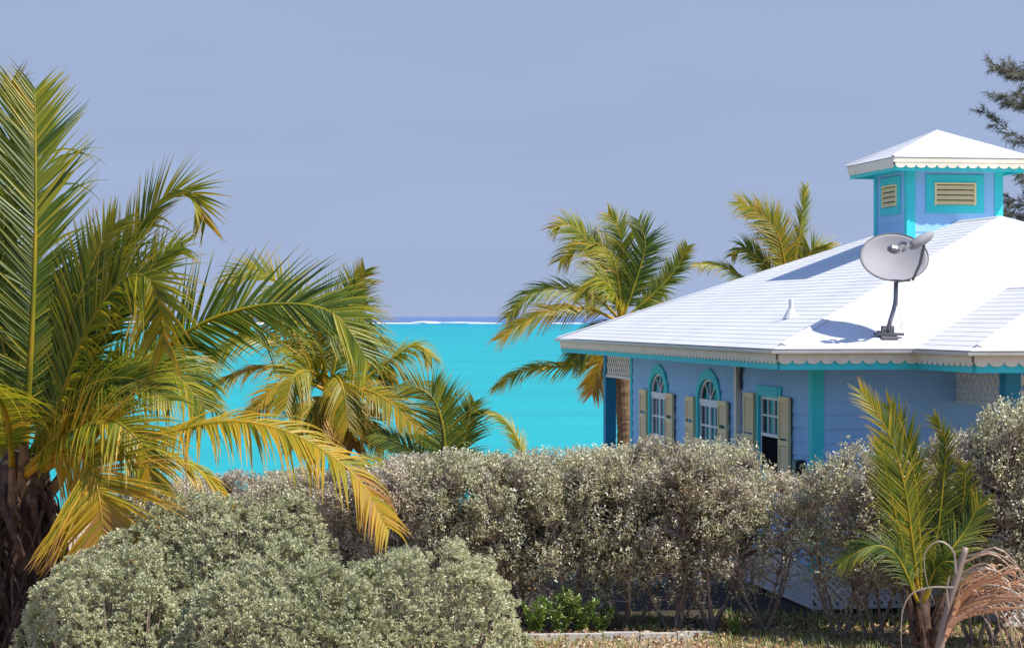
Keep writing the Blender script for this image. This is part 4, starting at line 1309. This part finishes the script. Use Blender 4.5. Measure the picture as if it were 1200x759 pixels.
# --- young palm in front of the hedge at the right
PY = 27.0
base = at(1084, 371 + EYE / PY * FPX, PY); base.z = 0
p6 = empty('young_coconut_palm', base, 0, 'young coconut palm with bright green upright fronds in front of the right hedge', 'palm tree')
palm_trunk(p6, [Vector((.05, 0, -0.1)), Vector((0.02, 0, .2)), at(1081, 715, PY) - base, at(1079, 690, PY) - base], [0.14, 0.12, 0.09, 0.06], M['fibre'], False, 9)
mb = MB()
rg = random.Random(8)
for i in range(16):
    a = rg.uniform(0, 6.28); z = rg.uniform(0.15, 0.7)
    p = Vector((0.12 * math.cos(a), 0.12 * math.sin(a), z)); q = p + Vector((0.12 * math.cos(a), 0.12 * math.sin(a), rg.uniform(.2, .45)))
    mb.tube([p, p.lerp(q, .5), q], [0.05, 0.04, 0.018], 6)
mb.build('leaf_base', M['fibre'], p6)
D6 = dict(Y=PY, L=0.50, nrm=(0, -1, .2), count_=54, droop=0.16, fwd=1.15, up=-.05, tone=0.36, rw=.015, wid=.026, miss=.1)
fr = [
    dict(px=[(1078, 705, 0), (1070, 640, -.1), (1060, 570, -.2), (1040, 505, -.3), (1008, 456, -.3)], nrm=(.3, -1, .1), tone=.44, L=.50, fwd=1.4),
    dict(px=[(1080, 705, 0), (1078, 630, .1), (1072, 560, .1), (1058, 500, .1), (1040, 470, .1)], nrm=(-.2, -1, 0), tone=.34, L=.50, fwd=1.4),
    dict(px=[(1082, 705, 0), (1098, 630, .1), (1106, 560, .2), (1108, 515, .2), (1094, 488, .2)], nrm=(-.5, -.8, .3), tone=.34, L=.36, droop=.3),
    dict(px=[(1076, 705, -.1), (1050, 650, -.2), (1020, 640, -.3), (985, 660, -.3)], nrm=(0, -.7, .7), tone=.22, L=.42, droop=.35),
    dict(px=[(1084, 705, 0), (1108, 655, 0), (1132, 620, .1), (1150, 585, .1)], nrm=(.1, -.9, .4), tone=.26, L=.45),
    dict(px=[(1076, 705, 0), (1058, 640, .1), (1042, 570, .1), (1030, 515, .1)], nrm=(.3, -1, 0), tone=.32, L=.45, fwd=1.3),
    dict(px=[(1082, 705, -.2), (1098, 665, -.4), (1120, 660, -.6), (1140, 690, -.7)], nrm=(0, -.7, .7), tone=.24, L=.38, droop=.4),
    dict(px=[(1084, 700, .1), (1110, 640, .2), (1128, 590, .2), (1132, 545, .2)], nrm=(-.3, -.9, .2), tone=.28, L=.34, droop=.3),
    dict(px=[(1078, 705, .2), (1070, 650, .7), (1060, 630, 1.2), (1050, 640, 1.7)], tone=.25, nrm=(0, 0, 1)),
]
for i, f in enumerate(fr): add_frond(p6, base, f, 600 + i, PY, D6)

# --- dried broken frond at the lower right
PY = 25.0
base = at(1096, 371 + EYE / PY * FPX, PY); base.z = 0
dd = empty('dried_palm_frond', base, 0, 'dried palm frond standing at the lower right, orange brown with curling pale strips', 'dead frond')
mb = MB()
b0 = Vector((0, 0, -0.05))
pts = [b0, at(1101, 760, PY) - base, at(1114, 705, PY) - base, at(1124, 668, PY) - base, at(1132, 641, PY) - base]
mb.tube(catmull(pts, 14), [0.06 - 0.025 * i / 14 for i in range(15)], 8, True, 0.1)
mb.build('stalk', M['deadfrond'], dd, True)
def strip(mb, pts, w, tone, n=10):
    C = catmull(pts, n)
    vs = []; tt = []
    for i, c in enumerate(C):
        t = (C[min(i + 1, n)] - C[max(i - 1, 0)]).normalized()
        s = t.cross(Vector((0.2, -1, 0.2))).normalized() * w * (1 - 0.8 * (i / n) ** 2) / 2
        vs += [c - s, c + Vector((0, -0.004, 0)), c + s]; tt += [tone] * 3
    fs = []
    for i in range(n):
        b = 3 * i
        fs += [(b, b + 1, b + 4, b + 3), (b + 1, b + 2, b + 5, b + 4)]
    mb.add(vs, fs, tt)
rg = random.Random(21)
mb = MB()
for i in range(38):       # matted orange leaflets
    k = rg.random()
    s = at(1106 + 14 * k, 752 - 40 * k, PY + rg.uniform(-.1, .1)) - base
    e = at(1178 + rg.uniform(-24, 40), 664 + rg.uniform(-4, 50), PY + rg.uniform(-.3, .3)) - base
    m1 = s.lerp(e, .4) + Vector((-.06, 0, rg.uniform(.05, .16))); 
    e2 = e + Vector((rg.uniform(.02, .16), rg.uniform(-.1, .1), rg.uniform(-.16, -.02)))
    strip(mb, [s, m1, e, e2], rg.uniform(.022, .050), rg.uniform(.45, 1.0))
mb.build('matted_leaflets', M['deadfrond'], dd)
mb = MB()
for i in range(22):       # pale leaflets arching over to the right
    k = rg.random()
    s = at(1112 + 20 * k, 725 - 80 * k, PY) - base
    ln = rg.uniform(40, 110); drop = rg.uniform(15, 100)
    m1 = at(1112 + 20 * k + ln * .45, 720 - 80 * k - rg.uniform(0, 14), PY + rg.uniform(-.2, .2)) - base
    m2 = at(1112 + 20 * k + ln * .85, 725 - 80 * k + drop * .3, PY + rg.uniform(-.3, .3)) - base
    e = at(1112 + 20 * k + ln, 725 - 80 * k + drop, PY + rg.uniform(-.3, .3)) - base
    strip(mb, [s, m1, m2, e], rg.uniform(.012, .030), rg.uniform(0, .5))
for pl in ([(1121, 672), (1117, 645), (1100, 634), (1084, 648), (1086, 680), (1096, 708)], [(1112, 712), (1110, 690), (1113, 674), (1110, 690), (1108, 706)],
           [(1118, 688), (1090, 688), (1068, 696), (1058, 716), (1056, 745), (1058, 765)], [(1120, 670), (1119, 655), (1121, 645)]):
    strip(mb, [at(x, y, PY - .05) - base for x, y in pl], .022, 0.05, 18)
mb.build('curled_strips', M['deadfrond'], dd)

# ------------------------------------------------------------------ shrubs
def leaf_cloud(P, AX, nleaf, L, W_, spread, tones, rs, shoot=0.4):
    """clusters at P (n,3) with axis AX; nleaf leaves each -> verts, tone, faces (4-corner folded leaves as 2 tris)"""
    n = len(P)
    m = n * nleaf
    Pn = np.repeat(P, nleaf, axis=0); A = np.repeat(AX, nleaf, axis=0)
    T = np.repeat(tones, nleaf) + rs.normal(0, 0.17, m)
    az = np.tile(np.arange(nleaf) * 2.39996, n) + np.repeat(rs.uniform(0, 6.28, n), nleaf)
    tilt = np.tile(np.linspace(spread[0], spread[1], nleaf), n) + rs.normal(0, 0.18, m)
    ref = np.where(np.abs(A[:, 2:3]) > 0.9, np.array([[1., 0, 0]]), np.array([[0, 0, 1.]]))
    X = np.cross(A, ref); X /= np.linalg.norm(X, axis=1, keepdims=True) + 1e-9
    Yv = np.cross(A, X)
    rad = X * np.cos(az)[:, None] + Yv * np.sin(az)[:, None]
    D = A * np.cos(tilt)[:, None] + rad * np.sin(tilt)[:, None]
    S = np.cross(D, A * 0.7 + rs.normal(0, .35, (m, 3))); S /= np.linalg.norm(S, axis=1, keepdims=True) + 1e-9
    Nn = np.cross(S, D)
    l = L * rs.uniform(0.65, 1.2, m)[:, None]; w = W_ * rs.uniform(0.75, 1.2, m)[:, None]
    off = A * (rs.uniform(-shoot, 0.2, m)[:, None] * L) + rs.normal(0, 0.12 * shoot, (m, 3)) * L
    b = Pn + off
    mid = b + D * l * 0.6
    V = np.empty((m, 4, 3))
    V[:, 0] = b; V[:, 1] = mid + S * w * 0.5 + Nn * w * 0.22; V[:, 2] = b + D * l - Nn * l * 0.12; V[:, 3] = mid - S * w * 0.5 + Nn * w * 0.22
    idx = np.arange(m)[:, None] * 4
    F = np.concatenate([idx + np.array([[0, 1, 2]]), idx + np.array([[0, 2, 3]])], axis=1).reshape(-1, 3)
    return V.reshape(-1, 3), np.clip(np.repeat(T, 4), 0, 1), F

def nz(p, s, o=0.0):
    return noise.noise((p[0] * s + o, p[1] * s + o * 1.7, p[2] * s - o))

def rosette_shrub(name, label, loc, rx, ry, h, n, seed, group=None, clear=0.75, L=0.037):
    """dense rounded shrub: rosettes over a lumpy dome, gaps that show the dark twigs"""
    rs = np.random.RandomState(seed); rg = random.Random(seed)
    root = empty(name, loc, 0, label, 'shrub', group)
    rz = h - clear
    n = int(n * 2.5)
    P, AX, T = [], [], []
    while len(P) < n:
        v = rs.normal(size=3); v /= np.linalg.norm(v)
        if v[2] < -0.35: continue
        lump = nz(v, 2.1, seed) * 0.13 + nz(v, 4.6, seed + 3) * 0.09 + nz(v, 9.0, seed + 5) * 0.035
        gap = nz(v, 5.2, seed + 9)
        layer = rs.rand()
        if layer < 0.72:
            if gap < -0.21: continue
            k = 1 + lump - 0.05 * rs.rand()
            if gap < -0.16: k -= 0.08
        else:
            if gap < -0.23 and rs.rand() < 0.8: continue
            k = 1 + lump - 0.10 - 0.22 * rs.rand()
        fl = max(.25, math.hypot(v[0], v[1])) ** -0.28
        p = np.array([v[0] * fl * rx * k, v[1] * fl * ry * k, clear + v[2] * rz * k if v[2] > 0 else clear + v[2] * clear * 0.9])
        P.append(p)
        a = v * 0.75 + np.array([0, 0, 0.45]) + rs.normal(0, 0.3, 3)
        AX.append(a / np.linalg.norm(a))
        T.append(0.50 + 0.30 * nz(p, 1.6, seed + 2) + 0.14 * nz(p, 7, 1) + rs.normal(0, 0.07))
    V, TT, F = leaf_cloud(np.array(P), np.array(AX), 11, L, L * 0.36, (0.15, 1.25), np.array(T), rs)
    np_mesh('foliage', V, TT, F, M['sage'], root)
    mb = MB()
    for i in range(7):
        a = rg.uniform(0, 6.28); b = rg.uniform(0, 6.28)
        s = Vector((0.12 * math.cos(a), 0.12 * math.sin(a), -0.05)); e = Vector((rx * .45 * math.cos(a), ry * .45 * math.sin(a), clear + rz * 0.3))
        mb.tube([s, s.lerp(e, .5) + Vector((rg.uniform(-.1, .1), rg.uniform(-.1, .1), 0)), e], [0.06, 0.045, 0.03], 6)
    for i in range(420):
        j = rs.randint(len(P)); p = Vector(P[j]); v = Vector((p.x / rx, p.y / ry, max(0, (p.z - clear) / rz)))
        q = Vector((p.x * .45, p.y * .45, clear + (p.z - clear) * .35))
        m_ = p.lerp(q, .45) + Vector((rg.uniform(-.07, .07), rg.uniform(-.07, .07), rg.uniform(-.07, .05)))
        mb.tube([q, m_, p], [0.013, 0.008, 0.004], 4, False)
    mb.build('branches', M['bark'], root)
    return root

S17 = lambda px, py, Y: at(px, py, Y)
c = at(255, 571, 17.6); rosette_shrub('lavender_shrub', 'largest and tallest grey green shrub, rounded top under the drooping yellow frond', (c.x, 17.6, 0), 1.30, 1.15, 2.72, 7000, 1, 'grey green dune shrubs')
c = at(490, 640, 16.6); rosette_shrub('lavender_shrub', 'grey green shrub dome in front of the hedge, beside the kerb end', (c.x, 16.6, 0), 0.90, 0.85, 2.50, 4300, 2, 'grey green dune shrubs')
c = at(105, 650, 16.4); rosette_shrub('lavender_shrub', 'low grey green shrub at the foot of the big palm trunk', (c.x + .12, 16.4, 0), 0.78, 0.75, 2.42, 4300, 3, 'grey green dune shrubs')
c = at(325, 640, 15.9); rosette_shrub('lavender_shrub', 'grey green shrub at the bottom between the palm side shrub and the kerb side shrub', (c.x, 15.9, 0), 1.0, 0.75, 2.46, 4600, 4, 'grey green dune shrubs')

def silver_variant(seed, n=3000, h=2.35, r=0.88, sparse=0.0, low=0.12):
    """an upright silver-leaved hedge shrub: several leaning stems, twigs, clusters of small leaves"""
    rs = np.random.RandomState(seed); rg = random.Random(seed)
    mb = MB()
    stems = []
    for i in range(6):
        a = i / 6 * 6.28 + rg.uniform(-.5, .5)
        s = Vector((rg.uniform(-.20, .20), rg.uniform(-.16, .16), -0.05))
        e = Vector((r * .7 * math.cos(a), r * .6 * math.sin(a), h * rg.uniform(.62, .85)))
        m_ = s.lerp(e, .45) + Vector((.10 * math.cos(a), .08 * math.sin(a), -.12)) + Vector((rg.uniform(-.12, .12), rg.uniform(-.1, .1), 0))
        C = catmull([s, m_, e], 12)
        mb.tube(C, [0.024 - 0.014 * k / 12 for k in range(13)], 6)
        stems.append(C)
    P, AX, T = [], [], []
    while len(P) < n:
        u = rs.uniform(-1, 1, 3)
        zz = low + (1 - low) * (rs.rand() ** 0.62)
        rr = math.sqrt(u[0] ** 2 + u[1] ** 2)
        if zz < .32 and rs.rand() < .6: continue
        lim = 1.0 if zz < .75 else math.sqrt(max(0, 1 - ((zz - .75) / .27) ** 2)) * .9 + .1
        if zz < .4: lim = .70 + .30 * (zz - low) / max(.01, (.4 - low))
        if rr > lim: continue
        p = np.array([u[0] * r, u[1] * r * .85, zz * h])
        g = nz(p, 2.6, seed) + .5 * nz(p, 5.5, seed + 4)
        if g < -.12 + sparse: continue
        p[2] += .12 * nz(p, 3.0, seed + 7)
        P.append(p)
        a = np.array([u[0] * .5, u[1] * .5, .75]) + rs.normal(0, .35, 3)
        AX.append(a / np.linalg.norm(a))
        T.append(.48 + .32 * nz(p, 2, seed + 1) + rs.normal(0, .14) + .12 * (zz - .5))
    V, TT, F = leaf_cloud(np.array(P), np.array(AX), 9, 0.046, 0.022, (0.2, 1.5), np.array(T), rs, 3.0)
    for p in P[::2]:
        p = Vector(p)
        best = min(stems, key=lambda C: min((c - p).length for c in C[4::4]))
        cand = min(best[4:], key=lambda c: (c - p).length + max(0, c.z - p.z + .1) * 2)
        m_ = cand.lerp(p, .5) + Vector((rg.uniform(-.05, .05), rg.uniform(-.05, .05), rg.uniform(-.02, .08)))
        mb.tube([cand, m_, p], [0.010, 0.006, 0.003], 3, False)
    return V, TT, F, mb

def make_silver(seed, **kw):
    V, TT, F, mb = silver_variant(seed, **kw)
    root = empty('silver_buttonwood', (0, 0, 0), 0, 'x', 'shrub', 'silver leaved hedge shrubs')
    np_mesh('foliage', V, TT, F, M['silver'], root)
    mb.build('stems', M['bark'], root)
    return root
def copy_thing(root):
    r = root.copy(); COL.objects.link(r)
    for ch in root.children:
        c = ch.copy(); COL.objects.link(c); c.parent = r
    return r

protos = [make_silver(31), make_silver(32), make_silver(33, n=1700, sparse=.13, low=.16), make_silver(34, n=1150, sparse=.18, low=.22), make_silver(35, n=3100, h=2.5)]
HEDGE = [  # px, distance, variant, top y in photo, rotation, label
    (175, 32.5, 0, 560, 1.7, 'silver leaved hedge shrub farthest left, just right of the big palm trunk'),
    (235, 32.2, 4, 556, .9, 'silver leaved hedge shrub behind the near half of the arching yellow frond, beside the palm'),
    (295, 31.6, 0, 552, 2.7, 'silver leaved hedge shrub behind the top of the largest grey green shrub'),
    (352, 31.0, 1, 548, .4, 'silver leaved hedge shrub behind the middle of the arching yellow frond'),
    (418, 30.6, 0, 545, 2.1, 'silver leaved hedge shrub behind the hanging tip of the arching yellow frond'),
    (482, 30.2, 4, 532, 1.0, 'silver leaved hedge shrub just left of the young palm fronds'),
    (548, 30.0, 1, 527, 3.3, 'silver leaved hedge shrub directly below the upright young palm fronds'),
    (612, 30.2, 0, 527, 5.0, 'silver leaved hedge shrub below the small curved frond tip'),
    (672, 30.0, 4, 524, .2, 'silver leaved hedge shrub behind the bright green weeds, before the open sea'),
    (728, 30.1, 1, 522, 4.2, 'silver leaved hedge shrub in front of the back porch post'),
    (786, 29.9, 0, 512, 2.6, 'silver leaved hedge shrub in front of the far arched window'),
    (842, 30.0, 2, 512, 1.4, 'silver leaved hedge shrub in front of the near arched window, showing skirting lattice'),
    (893, 29.8, 3, 548, 3.9, 'thin silver leaved hedge shrub in front of the plain sash window'),
    (986, 29.2, 3, 535, .9, 'open silver leaved hedge shrub with bare stems by the turquoise corner board'),
    (1030, 28.8, 2, 515, 5.5, 'silver leaved hedge shrub immediately left of the bright young palm'),
    (1150, 28.3, 4, 505, 2.9, 'tall silver leaved hedge shrub right of the bright young palm, before the porch post'),
    (1205, 28.0, 1, 470, 1.9, 'tallest silver leaved hedge shrub, cut by the right picture edge'),
    (1082, 28.6, 3, 560, .3, 'silver leaved hedge shrub half hidden behind the bright young palm'),
]
used = set()
for (px, Y, vi, top, rz, lab) in HEDGE:
    o = protos[vi] if vi not in used else copy_thing(protos[vi])
    used.add(vi)
    ht = EYE - (top - 371) / FPX * Y
    nat = 2.5 if vi == 4 else 2.35
    k = ht / (nat * 1.0)
    o.location = ((px - 600) / FPX * Y, Y, 0)
    o.rotation_euler = (0, 0, rz)
    o.scale = (min(1.1, 0.55 + .45 * k) , min(1.1, 0.55 + .45 * k), k)
    o['label'] = lab

# bright green weeds by the kerb
def weed(seed, hgt):
    rs = np.random.RandomState(seed); rg = random.Random(seed)
    root = empty('leafy_weed', (0, 0, 0), 0, 'x', 'plant', 'green weeds by the kerb')
    P, AX, T = [], [], []
    mb = MB()
    for i in range(9):
        a = rg.uniform(0, 6.28); l = hgt * rg.uniform(.6, 1.0)
        s = Vector((rg.uniform(-.05, .05), rg.uniform(-.05, .05), -.02)); e = s + Vector((math.cos(a) * l * .45, math.sin(a) * l * .45, l))
        C = catmull([s, s.lerp(e, .5) + Vector((0, 0, .05)), e], 10)
        mb.tube(C, [.007 - .0005 * k for k in range(11)], 4)
        for c_ in C[2:]:
            for q in range(2):
                P.append(np.array(c_) + rs.normal(0, .012, 3)); v = np.array([0, 0, .8]) + rs.normal(0, .5, 3); AX.append(v / np.linalg.norm(v)); T.append(rs.uniform(.2, .9))
    V, TT, F = leaf_cloud(np.array(P), np.array(AX), 4, .075, .026, (.5, 1.4), np.array(T), rs)
    np_mesh('leaves', V, TT, F, M['weed'], root)
    mb.build('stems', M['weed'], root)
    return root
wp = [weed(1, .62), weed(2, .46)]
for i, (px, Y, k, s, lab) in enumerate([(655, 29.35, 0, 1.0, 'tallest bright green weed beside the kerb, below the hedge'), (628, 29.4, 1, 1.0, 'bright green weed nearest the grey shrub at the kerb end'),
                                         (682, 29.45, 0, .95, 'bright green weed right of the tallest one, at the dark hedge gap'), (705, 29.5, 1, .75, 'small green weed at the right end of the weed row behind the kerb'),
                                         (862, 29.2, 1, .6, 'small green weed on the ground just past the right kerb end')]):
    o = wp[k] if i in (0, 1) else copy_thing(wp[k])
    o.location = ((px - 600) / FPX * Y, Y, 0.0); o.rotation_euler = (0, 0, i * 1.3); o.scale = (s, s, s); o['label'] = lab

# concrete kerb
mb = MB()
ka = at(618, 745, 28.9); kb = at(836, 741, 29.25)
a = Vector((ka.x, 28.95, 0)); b = Vector((kb.x, 29.25, 0))
d = (b - a); n = 5
for i in range(n):
    jz = random.Random(i + 40).uniform(-.018, .008); jy = Vector((0, random.Random(i + 60).uniform(-.02, .02), 0))
    p = a + jy + d * (i / n) + d.normalized() * .006; q = a + jy + d * ((i + 1) / n) - d.normalized() * .006
    s = Vector((-d.y, d.x, 0)).normalized() * .075
    mb.hexa([(*(p - s).xy, -.08), (*(q - s).xy, -.08), (*(q + s).xy, -.08), (*(p + s).xy, -.08),
             (*(p - s * .85).xy, .068 + jz), (*(q - s * .85).xy, .064 + jz), (*(q + s * .85).xy, .064 + jz), (*(p + s * .85).xy, .068 + jz)])
tag(mb.build('kerb', M['concrete']), 'pale concrete kerb lying along the ground before the hedge', 'kerb', kind='structure')

# grass and leaf litter round the hedge foot
def scatter_grass():
    rs = np.random.RandomState(77)
    n = 15000
    x = rs.uniform(-3, 9, n); y = rs.uniform(25.5, 31.5, n)
    keep = np.array([noise.noise((a * .9, b * .9, 3.1)) + (0.25 if a > 2.7 else -0.10) + rs.normal(0, .12) > 0.0 for a, b in zip(x, y)])
    keep &= ~((np.abs(y - 29.1) < .25) & (x < 2.7) & (x > 0.1))
    x, y = x[keep], y[keep]; n = len(x)
    P = np.stack([x, y, np.full(n, -.02)], 1)
    hgt = rs.uniform(.05, .17, n) ; az = rs.uniform(0, 6.28, n); ln = rs.uniform(.2, .9, n)
    D = np.stack([np.cos(az) * ln * hgt, np.sin(az) * ln * hgt, hgt], 1)
    S = np.stack([-np.sin(az), np.cos(az), np.zeros(n)], 1) * .006
    V = np.stack([P - S, P + S, P + D * .6 + S * .7 + np.array([0, 0, .01]), P + D * .6 - S * .7 + np.array([0, 0, .01]), P + D], 1)
    T = np.repeat(np.clip(rs.normal(.5, .22, n), 0, 1), 5)
    idx = np.arange(n)[:, None] * 5
    F = np.concatenate([idx + np.array([[0, 1, 2]]), idx + np.array([[0, 2, 3]]), idx + np.array([[3, 2, 4]])], 1).reshape(-1, 3)
    o = np_mesh('grass', V.reshape(-1, 3), T, F, M['grass'])
    tag(o, 'short grass and dry blades on the ground before the hedge', 'grass', kind='stuff')
    n = 11000
    P = np.stack([rs.uniform(-3, 9, n), rs.uniform(26.5, 31, n), rs.uniform(.0, .035, n)], 1)
    A = np.array([[0, 0, 1.]]) + rs.normal(0, .5, (n, 3)); A /= np.linalg.norm(A, axis=1, keepdims=True)
    V, TT, F = leaf_cloud(P, A, 1, .075, .035, (1.2, 1.5), rs.uniform(0, 1, n), rs)
    tag(np_mesh('leaf_litter', V, TT, F, M['litter']), 'brown fallen leaves scattered on the ground before the hedge', 'leaf litter', kind='stuff')
scatter_grass()

# ------------------------------------------------------------------ casuarina beyond the roof at the right
def casuarina():
    PY = 62.0
    base = at(1236, 371 + EYE / PY * FPX, PY); base.z = 0
    root = empty('casuarina_tree', base, 0, 'feathery dark casuarina tree rising behind the cupola at the right edge', 'tree')
    rg = random.Random(4)
    H = 11.3
    mb = MB()
    mb.tube(catmull([Vector((0, 0, -.1)), Vector((.1, 0, 5)), Vector((-.1, 0, 10)), Vector((0, 0, H))], 20), [.24 - .22 * i / 20 for i in range(21)], 10)
    br = MB(); nd = MB()
    def needles(p, d, l):
        for k in range(6):
            v = (d * .9 + Vector((rg.gauss(0, .5), rg.gauss(0, .5), rg.gauss(-.15, .45)))).normalized()
            ln = rg.uniform(.10, .24); w = .008
            s = v.cross(Vector((0, -1, .1))).normalized() * w
            e = p + v * ln + Vector((0, 0, -.03))
            t = rg.random()
            nd.add([p - s, p + s, e + s * .3, e - s * .3], [(0, 1, 2, 3)], t)
    for i in range(30):
        z = rg.uniform(5.0, H - .3)
        a = rg.uniform(0, 6.28) if i % 2 else math.pi + rg.uniform(-.7, .7)
        reach = (1 - (z / H) ** 2) * 1.3 + rg.uniform(.9, 1.7)
        s = Vector((0, 0, z)); o = Vector((math.cos(a), math.sin(a), 0))
        rise = rg.uniform(.1, .6)
        e = s + o * reach + Vector((0, 0, rise * reach))
        C = catmull([s, s + o * reach * .5 + Vector((0, 0, rise * reach * .3)), e], 10)
        br.tube(C, [.03 - .0025 * k for k in range(11)], 5)
        for k, c_ in enumerate(C[3:]):
            d = (C[min(k + 4, 10)] - C[k + 2]).normalized()
            for q in range(3):
                o2 = (d * .8 + Vector((rg.gauss(0, .6), rg.gauss(0, .6), rg.gauss(0, .4)))).normalized()
                l2 = rg.uniform(.15, .5) * (1 if k < 6 else .7)
                e2 = c_ + o2 * l2
                br.tube([c_, e2], [.007, .003], 3, False)
                for t in (.2, .4, .6, .8, 1.0): needles(c_.lerp(e2, t), o2, l2)
    tr = mb.build('trunk', M['bark'], root)
    br.build('branches', M['bark'], root)
    nd.build('crown', M['needle'], root)
casuarina()
